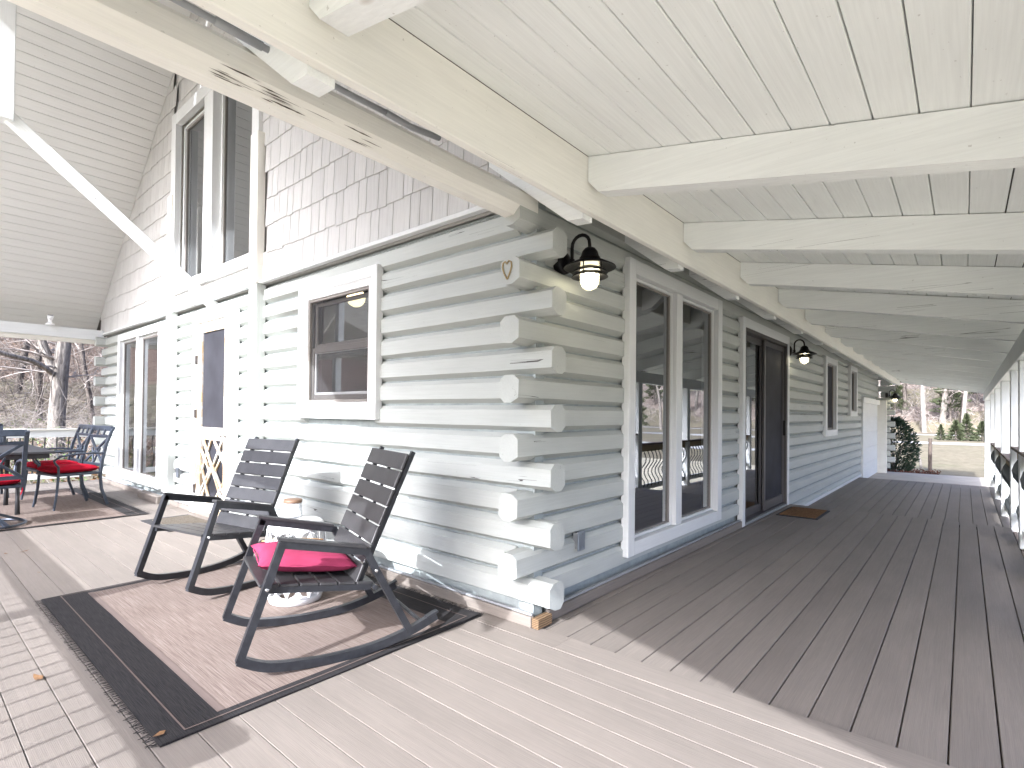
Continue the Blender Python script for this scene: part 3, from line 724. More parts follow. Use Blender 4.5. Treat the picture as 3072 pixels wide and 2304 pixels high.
for y in YN:
    zs = sag(y); prof = [(.442, 2.459), (.442, 2.335), (.50, 2.272), (2.60, 1.866), (2.72, 1.90), (2.72, 2.014)]
    v = [(x, yy, z + zs) for yy in (y, y + .09) for x, z in prof]; n = len(prof)
    org = Vector((1.5, y, 2.1 + zs)); v = [Vector(p) - org for p in v]
    # subdivide lengthwise is not needed: straight sawn timber with chamfered end
    f = [tuple(range(n)), tuple(range(2 * n - 1, n - 1, -1))] + [(i, (i + 1) % n, n + (i + 1) % n, n + i) for i in range(n)]
    ro = obj('rafter', (v, f), 'rafter', H, Matrix.Translation(org))
    # main roof rafter tail hanging behind the ledger
    pt = [(-.25, 2.42 + .2 - .05), (.085, 2.352), (.306, 2.178), (.398, 2.170), (.398, 2.36), (.05, 2.60), (-.25, 2.84)]
    pt[0] = (-.25, 2.62); org = Vector((.2, y + .05, 2.3 + zs * .6))
    v = [Vector((x, yy, z + zs * .6)) - org for yy in (y + .02, y + .11) for x, z in pt]; n = len(pt)
    f = [tuple(range(n)), tuple(range(2 * n - 1, n - 1, -1))] + [(i, (i + 1) % n, n + (i + 1) % n, n + i) for i in range(n)]
    if y > -3.4: obj('rafter_tail', (v, f), 'rafter', H, Matrix.Translation(org))
for y in (-3.2, -.9, 1.35, 3.0, 4.55, 5.80, 7.85, 9.9, 12.02, 16.0):
    zb = 0 if y < .1 else (-.02 if y < 5.7 else (-.2 if y < 12.01 else -.37))
    box('porch_post', 'rail', H, 2.252, 2.388, y, y + .13, zb - .02, 1.752 + sag(y), .006)
box('soffit_back', 'roof', H, -.02, .36, .14, 15.6, 2.55, 2.57, .004)

# ================================================================== RAILINGS
def railing(name, label, p0, p1, zb, posts=(), cap='railcap', top='raildark', step=.142, bellyside=1):
    p0 = Vector((*p0, zb)); p1 = Vector((*p1, zb)); ax = (p1 - p0).normalized(); L = (p1 - p0).length; side = Vector((0, 0, 1)).cross(ax) * bellyside
    W = basis(p0, ax, Vector((0, 0, 1)).cross(ax), Vector((0, 0, 1)))
    t = thing(name, label, 'railing', W)
    def bb(n, m, x0, x1, y0, y1, z0, z1, b=.004): return obox(n, m, t, W @ T((x0 + x1) / 2, (y0 + y1) / 2, (z0 + z1) / 2), (x1 - x0, y1 - y0, z1 - z0), b)
    bb('top_cap', cap, -.02, L + .02, -.07, .07, .848, .876); bb('top_rail', top, 0, L, -.022, .018, .735, .846); bb('bottom_rail', 'rail', 0, L, -.022, .018, .075, .165)
    S = bellyside; path = [(0, S * o_, z_) for o_, z_ in ((0, .82), (.012, .74), (.042, .685), (.06, .62), (.05, .55), (.0, .475), (-.042, .41), (-.048, .345), (-.02, .28), (.02, .225), (.028, .175), (.012, .125), (0, .08))]
    me = mesh('baluster', *tube(path, .0095, 6))
    n = int(L / step)
    for i in range(1, n):
        x = L * i / n
        put('baluster', me, 'balu', t, W @ T(x, 0, 0))
    for x in posts: bb('post', 'rail', x - .045, x + .045, -.075, .015, -.02, .92, .006)
    return t
railing('porch_railing', 'long front railing with curved dark balusters at the deck edge', (-9.12, -2.94), (.10, -2.94), 0, (.05, 9.17), 'tan', 'rail', bellyside=-1)
railing('porch_railing', 'railing with curved dark balusters at the left end of the porch', (-9.30, -3.05), (-9.30, -.12), 0, (), 'tan', 'rail', bellyside=1)
railing('porch_railing', 'railing with curved balusters along the side porch before the step', (2.32, .1), (2.32, 5.75), 0, (), bellyside=1)
railing('porch_railing', 'railing with curved balusters along the lower porch past the step', (2.32, 5.95), (2.32, 12.0), -.18, (), bellyside=1)

# ================================================================== WALL LANTERNS
def lantern(label, y, z, x=0.0):
    W = T(x, y, z); t = thing('wall_lantern', label, 'lantern', W, 'black wall lanterns along the side porch')
    ry = Matrix.Rotation(math.pi / 2, 4, 'Y')
    obj('backplate', xf(lathe([(.001, .030), (.03, .030), (.045, .024), (.062, .016), (.068, .006), (.068, -.035), (.001, -.035)], 24), ry), 'black', t, W, True)
    arc = [(.02, 0, -.03), (.052, 0, -.028), (.058, 0, .0), (.058, 0, .08)] + [(.1195 - .0615 * math.cos(a), 0, .085 + .0615 * math.sin(a)) for a in [math.pi * k / 9 for k in range(1, 9)]] + [(.181, 0, .08), (.183, 0, .05)]
    obj('gooseneck_arm', tube(arc, .0105, 10), 'black', t, W, True)
    obj('collar', tube([(.058, 0, -.03), (.058, 0, .012)], .017, 10), 'black', t, W)
    cap = obj('shade', lathe([(.012, .062), (.03, .056), (.046, .036), (.053, .008), (.060, .002), (.062, -.010), (.10, -.028), (.150, -.053), (.153, -.060), (.147, -.059), (.10, -.036), (.055, -.020), (.03, -.015)], 28), 'black', t, W @ T(.183, 0, 0), True)
    for k, zz in enumerate((-.062, -.088)):
        obj('louvre_ring', lathe([(.060, zz + .006), (.100, zz - .018), (.108 - .0, zz - .026), (.104, zz - .027), (.062, zz - .006), (.060, zz + .006)], 28), 'black', cap, W @ T(.183, 0, 0), True)
    for a in (.5, 2.6, 4.7): obj('cage_rod', tube([(.066 * math.cos(a), .066 * math.sin(a), -.02), (.066 * math.cos(a), .066 * math.sin(a), -.10)], .004, 5), 'black', cap, W @ T(.183, 0, 0))
    obj('glass_jar', lathe([(.056, -.02), (.057, -.13), (.054, -.155), (.042, -.176), (.022, -.188), (.001, -.191)], 24), 'lampglass', t, W @ T(.183, 0, 0), True)
    obj('bulb', lathe([(.001, -.04), (.018, -.045), (.022, -.08), (.040, -.11), (.042, -.13), (.032, -.15), (.001, -.158)], 16), 'bulb', t, W @ T(.183, 0, 0), True)
lantern('black gooseneck lantern, lit, beside the corner log ends', .294, 2.104)
lantern('black gooseneck lantern, lit, right after the sliding door', 5.754, 2.096)
lantern('distant black lantern on the garage corner at the far end', 15.565, 1.80, .21)

def outlet(label, W):
    t = thing('outlet_box', label, 'outlet', W)
    obox('box', 'pipe', t, W @ T(0, -.02, 0), (.06, .04, .10), .004); obox('cover', 'outlet', t, W @ T(0, -.045, 0), (.075, .012, .12), .004)
    for dz in (-.045, .045): obj('screw', lathe([(.004, 0), (.004, .002), (.001, .003)], 8), 'bolt', t, W @ T(0, -.051, dz) @ Matrix.Rotation(math.pi / 2, 4, 'X'))
outlet('grey outlet cover on the logs below the lantern by the corner', MS @ T(.47, .02, .395)); outlet('grey outlet cover between the wall post and the screen door', MF @ T(-5.55, .02, .42))
tag(obj('rope_heart', tube([(.0, 0, -.055), (-.022, 0, -.02), (-.034, 0, .015), (-.03, 0, .038), (-.014, 0, .045), (-.002, 0, .03), (.012, 0, .047), (.030, 0, .036), (.032, 0, .012), (.02, 0, -.022), (.002, 0, -.055)], .0045, 6), 'heart', None, T(-.085, -.135, 1.99)), 'small heart-shaped rope hanging on a log end under the eave', 'ornament')
cp = thing('conduit_pipe', 'grey pipe running above the eave beam', 'pipe', T(.15, -3, 2.35))
obj('pipe', tube([(.15, -3.4, 2.385), (.15, -1.72, 2.352), (.15, -1.28, 2.345), (.14, -1.10, 2.355)], .011, 10), 'pipe', cp, smooth=True); obj('coupling', tube([(.15, -1.74, 2.353), (.15, -1.60, 2.35)], .0145, 10), 'pipe', cp, smooth=True); obj('elbow', tube([(.14, -1.12, 2.354), (.125, -.98, 2.36), (.09, -.80, 2.40)], .013, 10), 'pipe', cp, smooth=True)
spw = T(-9.03, -.72, 2.50)
sp = thing('spotlight', 'small white spotlight fixed over the beam at the left end', 'spotlight', spw)
obj('base', lathe([(.001, 0), (.06, 0), (.055, .02), (.03, .03), (.022, .05), (.022, .085), (.001, .09)], 16), 'white', sp, spw, True)
obj('head', xf(lathe([(.001, .0), (.028, .005), (.034, .03), (.045, .08), (.04, .08), (.001, .07)], 16), T(0, 0, .07) @ Matrix.Rotation(.25, 4, 'Y')), 'white', sp, spw, True); obj('lens', xf(lathe([(.001, .083), (.038, .082), (.036, .076)], 16), T(0, 0, .07) @ Matrix.Rotation(.25, 4, 'Y')), 'black', sp, spw)

# ================================================================== RUGS AND MATS
def fringe(L, n, rr, reach=.035):
    v = []; f = []
    for i in range(n):
        x = L * i / n; l = reach * rr.uniform(.4, 1.2); dx = rr.uniform(-.02, .02); o = len(v); z = rr.uniform(.001, .006)
        v += [(x, 0, .004), (x + .005, 0, .004), (x + .005 + dx, -l, z), (x + dx, -l, z)]; f.append((o, o + 1, o + 2, o + 3))
    return v, f
def rug(name, label, x0, x1, y0, y1, wide, nar, fr_edges, z=.0):
    W = T((x0 + x1) / 2, (y0 + y1) / 2, z); t = thing(name, label, 'rug', W); w2, h2 = (x1 - x0) / 2, (y1 - y0) / 2; rr = random.Random(5)
    def sheet(n, m, a, b_, c_, d_, zz, wav=.0015):
        nx = max(2, int((b_ - a) / .06)); ny = max(2, int((d_ - c_) / .06))
        top = grid(a, b_, c_, d_, nx, ny, lambda x, y: zz + wav * math.sin(x * 7 + y * 3) * math.sin(y * 9) + (.012 * max(0, (x - w2 + .12) / .12) * max(0, (y - h2 + .25) / .25) if name == 'area_rug' else 0))
        o = obj(n, top, m, t, W, False, False); return o
    sheet('rug_field', 'rug', -w2 + nar, w2 - nar, -h2 + wide, h2 - wide, .0085)
    sheet('border', 'rugd', -w2, w2, -h2, -h2 + wide - .0, .008); sheet('border', 'rugd', -w2, w2, h2 - wide, h2, .008)
    sheet('border', 'rugd', -w2, -w2 + nar, -h2 + wide, h2 - wide, .008); sheet('border', 'rugd', w2 - nar, w2, -h2 + wide, h2 - wide, .008)
    for (a, b_, c_, d_) in ((-w2 + .03, w2 - .03, -h2 + .085, -h2 + .091), (-w2 + .03, w2 - .03, h2 - .091, h2 - .085), (-w2 + .03, -w2 + .037, -h2 + .09, h2 - .09), (w2 - .037, w2 - .03, -h2 + .09, h2 - .09)):
        sheet('stripe', 'rugs', a, b_, c_, d_, .0118)
    sheet('inner_stripe', 'rugs', -w2 + nar, w2 - nar, -h2 + wide - .0, -h2 + wide + .028, .0105); sheet('inner_stripe', 'rugs', -w2 + nar, w2 - nar, h2 - wide - .028, h2 - wide, .0105)
    obj('edge', join(bx(-w2, w2, -h2, h2, .0, .0055)), 'rugd', t, W)
    for e in fr_edges:
        FW = W @ T(-w2, -h2, 0) if e < 0 else W @ T(w2, h2, 0) @ RZ(math.pi)
        stuff(obj('fringe', fringe(2 * w2, 260, rr), 'rugd', t, FW, fix=False))
    return t
rug('area_rug', 'tan rug with dark striped border under the rocking chairs', -2.507, -.297, -1.715, -.09, .215, .075, (-1, 1), .0015)
rug('dining_rug', 'brown rug with dark fringed border under the dining table', -8.3, -5.236, -2.9, -.40, .20, .06, (1,), .0015)
mt = thing('door_mat', 'brown coir mat with black rim at the sliding door', 'doormat', T(.33, 5.0, -.010)); obox('rim', 'rubber', mt, T(.335, 5.0, -.006), (.45, .75, .012), .004); obox('coir_pad', 'coir', mt, T(.335, 5.0, .0), (.39, .68, .016), .004)
mt = thing('door_mat', 'pale braided mat on a dark backing by the screen door', 'doormat', T(-4.5, -.36, .002)); obox('rim', 'rubber', mt, T(-4.46, -.34, .005) @ RZ(.03), (.80, .46, .008), .003); obox('braided_pad', 'braid', mt, T(-4.44, -.31, .010) @ RZ(.03), (.66, .36, .016), .005)

# ================================================================== ROCKING CHAIRS
def arc_pts(P, n=6):
    """smooth through points (Catmull-Rom) in the side plane"""
    out = []
    Q = [P[0]] + list(P) + [P[-1]]
    for i in range(1, len(Q) - 2):
        for k in range(n):
            t = k / n; p0, p1, p2, p3 = (Vector(q) for q in Q[i - 1:i + 3])
            out.append(.5 * ((2 * p1) + (p2 - p0) * t + (2 * p0 - 5 * p1 + 4 * p2 - p3) * t * t + (3 * p1 - p0 - 3 * p2 + p3) * t ** 3))
    out.append(Vector(P[-1])); return out
RC = {}
def part(key, gen):
    if key not in RC: RC[key] = recalc(mesh(key, *gen()))
    return RC[key]
def rocking_chair(label, W):
    t = thing('rocking_chair', label, 'rocking chair', W, 'black slatted rocking chairs')
    for s_ in (-1, 1):
        X = s_ * .293; WW = W @ T(X, 0, 0)
        put('rocker', part('rocker', lambda: sweep(arc_pts([(0, .0, .108), (0, .085, .063), (0, .17, .041), (0, .33, .023), (0, .47, .021), (0, .62, .032), (0, .777, .066), (0, .925, .117)], 4), .032, .040)), 'frame', t, WW)
        put('front_leg', part('front_leg', lambda: sweep([(0, .004, .098), (0, .172, .592)], .033, .033)), 'frame', t, WW)
        put('rear_leg', part('rear_leg', lambda: sweep([(0, .548, .505), (0, .60, .402), (0, .779, .068)], .033, .033)), 'frame', t, WW)
        put('arm', part('arm', lambda: sweep([(0, .158, .585), (0, .562, .498)], .033, .034)), 'frame', t, WW)
        put('arm_rest', part('arm_rest', lambda: sweep([(0, .150, .611), (0, .545, .5255)], .048, .013)), 'slat', t, WW)
        put('seat_rail', part('seat_rail', lambda: sweep([(0, .095, .383), (0, .585, .318)], .026, .030)), 'frame', t, W @ T(s_ * .262, 0, 0))
        put('back_rail', part('back_rail', lambda: sweep([(0, .512, .315), (0, .800, .972)], .022, .022)), 'frame', t, W @ T(s_ * .235, .012, 0))
        for (y, z) in ((.108, .392), (.598, .402)):
            put('bolt', part('bolt', lambda: xf(lathe([(.001, .004), (.007, .003), (.009, .0), (.009, -.004)], 10), Matrix.Rotation(math.pi / 2, 4, 'Y'))), 'bolt', t, W @ T(X, y, z) @ (Matrix.Rotation(math.pi, 4, 'Z') if s_ < 0 else Matrix.Identity(4)) @ T(.0175, 0, 0))
    d = Vector((0, .485, -.064)).normalized()
    for i in range(6):
        c_ = Vector((0, .075, .405)) + d * (.045 + i * .0875)
        obox('seat_slat', 'slat', t, W @ basis(c_, Vector((1, 0, 0)), d, Vector((1, 0, 0)).cross(d)), (.555, .081, .014), .003)
    bd = Vector((0, .262, .632)).normalized()
    for i in range(7):
        c_ = Vector((0, .512, .345)) + bd * (.047 + i * .0965)
        obox('back_slat', 'slat', t, W @ basis(c_, Vector((1, 0, 0)), bd, Vector((1, 0, 0)).cross(bd)), (.545, .088, .014), .003)
    put('back_stile', part('back_stile', lambda: sweep([(0, .53, .34), (0, .795, .955)], .02, .012)), 'frame', t, W @ T(0, .010, 0))
    for (y, z, r) in ((.86, .085, .011), (.60, .315, .012)):
        put('cross_bar', part('cb%.2f' % y, lambda: tube([(-.293, y, z), (.293, y, z)], r, 8)), 'frame', t, W)
    obox('end_cap', 'frame', t, W @ T(0, .0, 0) @ T(.293, .90, .128) @ Matrix.Rotation(.33, 4, 'X'), (.034, .07, .012), .003); obox('end_cap', 'frame', t, W @ T(-.293, .90, .128) @ Matrix.Rotation(.33, 4, 'X'), (.034, .07, .012), .003)
    return t
W1 = T(-.801, -1.281, .010) @ RZ(math.atan2(-.281, .96)); W2 = T(-1.9945, -1.219, .010) @ RZ(math.atan2(.192, .981))
rocking_chair('black slatted rocking chair nearest the house corner, holding a pink pillow', W1)
rocking_chair('black slatted rocking chair with an empty seat, nearer the screen door', W2)

def cushion(w_, d_, h, n=18, pinch=.12, puff=.5, pucker=0.0, seed=1):
    """closed pillow: two domed faces meeting at a seam"""
    rr = random.Random(seed); v = []; f = []
    ph = [rr.uniform(0, 6.28) for _ in range(8)]
    for s_ in (1, -1):
        for j in range(n + 1):
            for i in range(n + 1):
                a = -1 + 2 * i / n; b_ = -1 + 2 * j / n
                ex = 1 - pinch * (1 - abs(b_) ** 2) * .5 if abs(a) > .98 else 1
                x = a * w_ / 2 * (1 - pinch * (1 - b_ * b_) * a * a * .6); y = b_ * d_ / 2 * (1 - pinch * (1 - a * a) * b_ * b_ * .6)
                e = max(0, (1 - a ** 4)) ** puff * max(0, (1 - b_ ** 4)) ** puff
                wr = 1 + pucker * (math.sin(a * 9 + ph[0]) * math.sin(b_ * 3 + ph[1]) + .6 * math.sin(b_ * 11 + a * 4 + ph[2])) * (a * a + b_ * b_) * .5
                v.append((x, y, s_ * h / 2 * e * wr))
    m_ = (n + 1) * (n + 1)
    for j in range(n):
        for i in range(n):
            a = j * (n + 1) + i; f.append((a, a + 1, a + n + 2, a + n + 1)); f.append((m_ + a, m_ + a + n + 1, m_ + a + n + 2, m_ + a + 1))
    return v, f
pl_w = W1 @ T(-.03, .325, .436) @ Matrix.Rotation(-.13, 4, 'X') @ RZ(-.06)
pil = thing('throw_pillow', 'plump pink pillow lying on the rocking chair seat', 'pillow', pl_w)
obj('cover', cushion(.46, .46, .098, 22, .16, .55, .10, 4), 'pink', pil, pl_w, True)
ring = [(.225 * math.copysign(min(1, abs(math.cos(a)) * 1.25), math.cos(a)) * .97, .225 * math.copysign(min(1, abs(math.sin(a)) * 1.25), math.sin(a)) * .97, .003 * math.sin(a * 7)) for a in [2 * math.pi * k / 48 for k in range(49)]]
obj('seam', tube(ring, .0035, 5), 'pink', pil, pl_w); obj('cord', tube([(-.15, .12, .056), (-.10, .0, .068), (-.12, -.12, .058), (-.19, -.18, .032)], .004, 5), 'piping', pil, pl_w)

# ================================================================== GARDEN STOOL AND JAR
SW = T(-1.352, -.675, .010) @ Matrix.Diagonal((1.03, 1.03, 1.06, 1))
st = thing('garden_stool', 'white ceramic garden stool with petal cutouts between the rocking chairs', 'stool', SW)
prof_r = lambda z: .150 + .022 * math.sin(math.pi * min(1, max(0, z / .46)))
NC, NR, ZA, ZB = 16, 6, .045, .425
v, f = [], []
def SP(u, z): a = 2 * math.pi * u / NC; r = prof_r(z); return (r * math.cos(a), r * math.sin(a), z)
for j in range(NR):
    for i in range(NC):
        za, zb = ZA + (ZB - ZA) * j / NR, ZA + (ZB - ZA) * (j + 1) / NR; up_ = (i + j) % 2 == 0
        c = [(0, 0), (1, 0), (1, 1), (0, 1)]
        A, B_, Cc, D = (c[0], c[1], c[2], c[3]) if up_ else (c[1], c[2], c[3], c[0])   # hole runs A -> Cc
        ins = .10; a0 = (A[0] + (Cc[0] - A[0]) * ins, A[1] + (Cc[1] - A[1]) * ins); a1 = (A[0] + (Cc[0] - A[0]) * (1 - ins), A[1] + (Cc[1] - A[1]) * (1 - ins))
        for (off, sgn) in ((B_, 1), (D, -1)):
            dirx, diry = off[0] - .5, off[1] - .5; arc = []
            for k in range(1, 6):
                t = k / 6; bl = .36 * math.sin(math.pi * t) * 1.0
                arc.append((a1[0] + (a0[0] - a1[0]) * t + dirx * bl, a1[1] + (a0[1] - a1[1]) * t + diry * bl))
            poly = [A, off, Cc, a1] + arc + [a0]; o = len(v)
            v += [SP(i + p[0], za + (zb - za) * p[1]) for p in poly]; f.append(tuple(range(o, o + len(poly))))
me = mesh('lattice_drum', v, f); so_ = put('lattice_drum', me, 'ceramic', st, SW)
md = so_.modifiers.new('thickness', 'SOLIDIFY'); md.thickness = .009; md.offset = -1
obj('foot_band', lathe([(.140, .0), (.150, .004), (.157, .03), (.161, .050), (.150, .050), (.135, .0)], 40), 'ceramic', st, SW, True)
obj('top', lathe([(.150, .42), (.161, .424), (.158, .448), (.150, .462), (.138, .468), (.055, .470), (.045, .460), (.05, .452), (.14, .448), (.148, .43)], 40), 'ceramic', st, SW, True)
JW = T(-1.44, -.655, .512)
jr = thing('candle_jar', 'white patterned candle jar with wooden lid on the garden stool', 'jar', JW)
obj('jar_body', lathe([(.001, .0), (.050, .0), (.055, .006), (.055, .085), (.050, .09), (.001, .09)], 28), 'jar', jr, JW, True); obj('lid', lathe([(.001, .09), (.056, .09), (.057, .093), (.057, .108), (.052, .112), (.001, .110)], 28), 'lid', jr, JW, True)

# ================================================================== DINING SET
TX0, TX1, TY0, TY1 = -7.35, -5.80, -2.10, -1.14
tb = thing('dining_table', 'dark metal outdoor dining table at the left end of the porch', 'table', T(-6.6, -1.6, 0))
box('table_top', 'tablem', tb, TX0, TX1, TY0, TY1, .695, .725, .006, 'x'); box('apron', 'tablem', tb, TX0 + .04, TX1 - .04, TY0 + .04, TY1 - .04, .645, .694, .004, 'x')
for (x, y) in ((TX0 + .3, TY0 + .25), (TX1 - .42, TY0 + .25), (TX0 + .3, TY1 - .25), (TX1 - .42, TY1 - .25)):
    sx = 1 if x > -6.6 else -1; obj('leg', tube([(x - sx * .10, y, .66), (x - sx * .02, y, .58), (x, y, .40), (x + sx * .01, y, .2), (x + sx * .03, y, .002)], [.03, .028, .02, .018, .024], 8), 'tablem', tb, smooth=True)
def dining_chair(label, W, swivel=False):
    t = thing('dining_chair', label, 'dining chair', W, 'dark metal dining chairs around the table')
    for s_ in (-1, 1):
        X = s_ * .235
        put('back_post', part('dpost', lambda: sweep([(0, .22, .36), (0, .24, .55), (0, .275, .72), (0, .335, .90), (0, .365, .955)], .034, .028)), 'dinec', t, W @ T(X, 0, 0))
        put('arm', part('darm%d' % s_, lambda s_=s_: tube([(0, .27, .635), (.02 * s_, .12, .645), (.03 * s_, -.08, .64), (.03 * s_, -.20, .62), (.025 * s_, -.255, .575), (.015 * s_, -.235, .535), (.01 * s_, -.205, .50), (0, -.20, .41)], .0125, 8)), 'dinec', t, W @ T(X, 0, 0))
        if not swivel:
            put('leg', part('dlegf%d' % s_, lambda s_=s_: tube([(0, -.20, .41), (.008 * s_, -.215, .2), (.02 * s_, -.245, .0)], [.015, .014, .012], 8)), 'dinec', t, W @ T(X, 0, 0))
            put('leg', part('dlegr%d' % s_, lambda s_=s_: sweep([(0, .22, .38), (.005 * s_, .235, .2), (.015 * s_, .30, .0)], .026, .026)), 'dinec', t, W @ T(X, 0, 0))
    def xb(n, x0, x1, f0, f1, wd, th=.02):
        P = lambda k: Vector((0, .22 + (.115 * k ** 1.6 if k > 0 else 0), .36 + .595 * k)); a = P(f0); b_ = P(f1)
        return beam(n, 'dinec', t, (W @ Vector((x0, a.y + .018, a.z))), (W @ Vector((x1, b_.y + .018, b_.z))), th, wd, (W.to_3x3() @ Vector((0, -.2, 1))).normalized() if abs(x1 - x0) > .2 and f0 == f1 else (W.to_3x3() @ Vector((1, 0, 0))), .003)
    xb('top_rail', -.235, .235, .97, .97, .065); xb('back_rail', -.23, .23, .80, .80, .035); xb('back_rail', -.23, .23, .22, .22, .04)
    xb('lattice_bar', -.215, .215, .79, .24, .028); xb('lattice_bar', .215, -.215, .79, .24, .028)
    xb('lattice_bar', -.09, .0, .56, .24, .02); xb('lattice_bar', .09, .0, .56, .24, .02)
    for x in (-.075, .075): xb('spindle', x, x, .80, .965, .022)
    obox('seat_frame', 'dinec', t, W @ T(0, .0, .40), (.50, .46, .028), .006)
    if swivel:
        obj('column', tube([(0, 0, .15), (0, 0, .39)], .035, 12), 'dinec', t, W)
        for a in (0, math.pi / 2): put('base_bar', part('basebar', lambda: sweep(arc_pts([(0, -.31, .015), (0, -.15, .085), (0, 0, .14), (0, .15, .085), (0, .31, .015)], 4), .04, .024)), 'dinec', t, W @ RZ(a + .4))
        obj('base_ring', tube([(.30 * math.cos(a), .30 * math.sin(a), .016) for a in [2 * math.pi * k / 36 for k in range(37)]], .012, 6), 'dinec', t, W)
    return t
def seat_cushion(label, W, seed):
    t = thing('seat_cushion', label, 'cushion', W @ T(0, -.01, .455), 'red seat cushions on the dining chairs')
    Wc = W @ T(0, -.012, .458); obj('cover', cushion(.46, .45, .085, 18, .02, .22, .06, seed), 'red', t, Wc, True)
    obj('tie', join(*[tube([(s_ * .20, .20, .0), (s_ * .225, .235, -.02), (s_ * .23, .25, -.09), (s_ * .215, .255, -.14)], .005, 4) for s_ in (-1, 1)]), 'red', t, Wc)
DA = T(-6.47, -.90, .012) @ RZ(math.atan2(.22, .976)); DB = T(-7.22, -.93, .012) @ RZ(math.atan2(.12, .99))
DC = T(-5.56, -1.70, .012) @ RZ(-math.pi / 2 + .05); DD = T(-8.0, -1.55, .012) @ RZ(math.pi / 2)
dining_chair('dark metal dining chair backed to the tall window, nearer the screen door', DA); dining_chair('dark metal dining chair backed to the window, farther of the two', DB)
dining_chair('dark swivel dining chair with its back to the rocking chairs', DC, True); dining_chair('dark metal dining chair at the far left end of the table', DD)
seat_cushion('red seat cushion on the chair backed to the window, nearer the door', DA, 1); seat_cushion('red seat cushion on the farther chair backed to the window', DB, 2)
seat_cushion('red seat cushion on the swivel dining chair', DC, 3); seat_cushion('red seat cushion on the far left dining chair', DD, 4)

# fallen leaves on the deck
for i, (x, y, s_, lab) in enumerate(((-4.098, -1.703, .03, 'dark dead leaf on the shaded strip left of the rug'), (-4.09, -1.60, .035, 'tan dead leaf beside the dark leaf left of the rug'), (-1.25, -1.905, .035, 'curled tan leaf among the baluster shadows'), (-.36, -1.70, .025, 'small leaf at the near edge of the striped rug'), (-3.25, -1.62, .02, 'tiny leaf scrap between the two rugs'))):
    v = [(-1, 0, .1), (-.3, .45, .0), (.5, .3, .15), (1.1, 0, .3), (.4, -.35, .1), (-.4, -.4, .2), (0, 0, .05)]
    tag(obj('fallen_leaf', ([Vector(p) * s_ for p in v], [(0, 6, 1), (1, 6, 2), (2, 6, 3), (3, 6, 4), (4, 6, 5), (5, 6, 0)]), 'leaf', None, T(x, y, .005 if i != 3 else .016) @ RZ(i * 1.7), fix=False), lab, 'leaf', 'dead leaves on the deck')

# ================================================================== TREES
def limb(out, p, d, L, r, rr, seg=5, wig=.16, n=5, droop=0.0):
    pts = [p.copy()]; dd = d.normalized()
    for i in range(seg):
        dd = (dd + Vector((rr.gauss(0, wig), rr.gauss(0, wig), rr.gauss(0, wig) + droop))).normalized(); pts.append(pts[-1] + dd * (L / seg))
    rs_ = [r * (1 - .75 * i / seg) for i in range(seg + 1)]
    out.append(tube(pts, rs_, n, False)); return pts, rs_
def grow(out, p, d, L, r, rr, depth, kids=(3, 5), minr=.006):
    pts, rs_ = limb(out, p, d, L, r, rr, 5 if depth > 1 else 3, .17, 5 if r > .05 else (4 if r > .02 else 3))
    if depth == 0 or r < minr: return
    for k in range(rr.randint(*kids)):
        i = rr.randint(1, len(pts) - 1); q = pts[i]; ax = (pts[i] - pts[i - 1]).normalized()
        pr = ax.cross(Vector((rr.uniform(-1, 1), rr.uniform(-1, 1), rr.uniform(-1, 1)))).normalized()
        nd = ax * rr.uniform(.35, .9) + pr * rr.uniform(.6, 1) + Vector((0, 0, .15))
        grow(out, q, nd, L * rr.uniform(.42, .68), max(rs_[i] * rr.uniform(.45, .7), .004), rr, depth - 1, kids, minr)
def bare_tree_meshes(seed, h, r, depth=3, lean=(0, 0), first=.3):
    rr = random.Random(seed); tr = []; cr = []
    pts, rs_ = limb(tr, Vector((0, 0, -.1)), Vector((lean[0], lean[1], 1)), h, r, rr, 9, .05, 9)
    for k in range(14):
        f = first + (1 - first) * k / 14 + rr.uniform(0, .05); i = min(len(pts) - 2, int(f * 9)); q = pts[i].lerp(pts[i + 1], rr.random())
        a = rr.uniform(0, 6.28); nd = Vector((math.cos(a), math.sin(a), rr.uniform(.25, .9)))
        grow(cr, q, nd, h * rr.uniform(.2, .36) * (1.15 - f * .5), rs_[i] * rr.uniform(.3, .55), rr, depth, (3, 5), .004)
    return mesh('trunk', *join(*tr), smooth=True), mesh('crown', *join(*cr))
PROTO = [bare_tree_meshes(20 + i, h, r, 2 if i < 4 else 3) for i, (h, r) in enumerate(((15, .24), (17, .30), (13, .17), (16, .21), (11, .12), (9, .10)))]
def bare_tree(label, k, x, y, s_, rz, mats=('bark', 'twig'), group=None, hz=0.0):
    W = T(x, y, ground_h(x, y) + hz) @ RZ(rz) @ Matrix.Scale(s_, 4); t = thing('bare_tree', label, 'tree', W, group)
    for nm, me, m in (('trunk', PROTO[k][0], mats[0]), ('crown', PROTO[k][1], mats[1])):
        o = put(nm, me, None, t, W)
        if len(me.materials) == 0: me.materials.append(M[m])
        if me.materials[0] != M[m]: o.material_slots[0].link = 'OBJECT'; o.material_slots[0].material = M[m]
    return t
rt_ = random.Random(42)
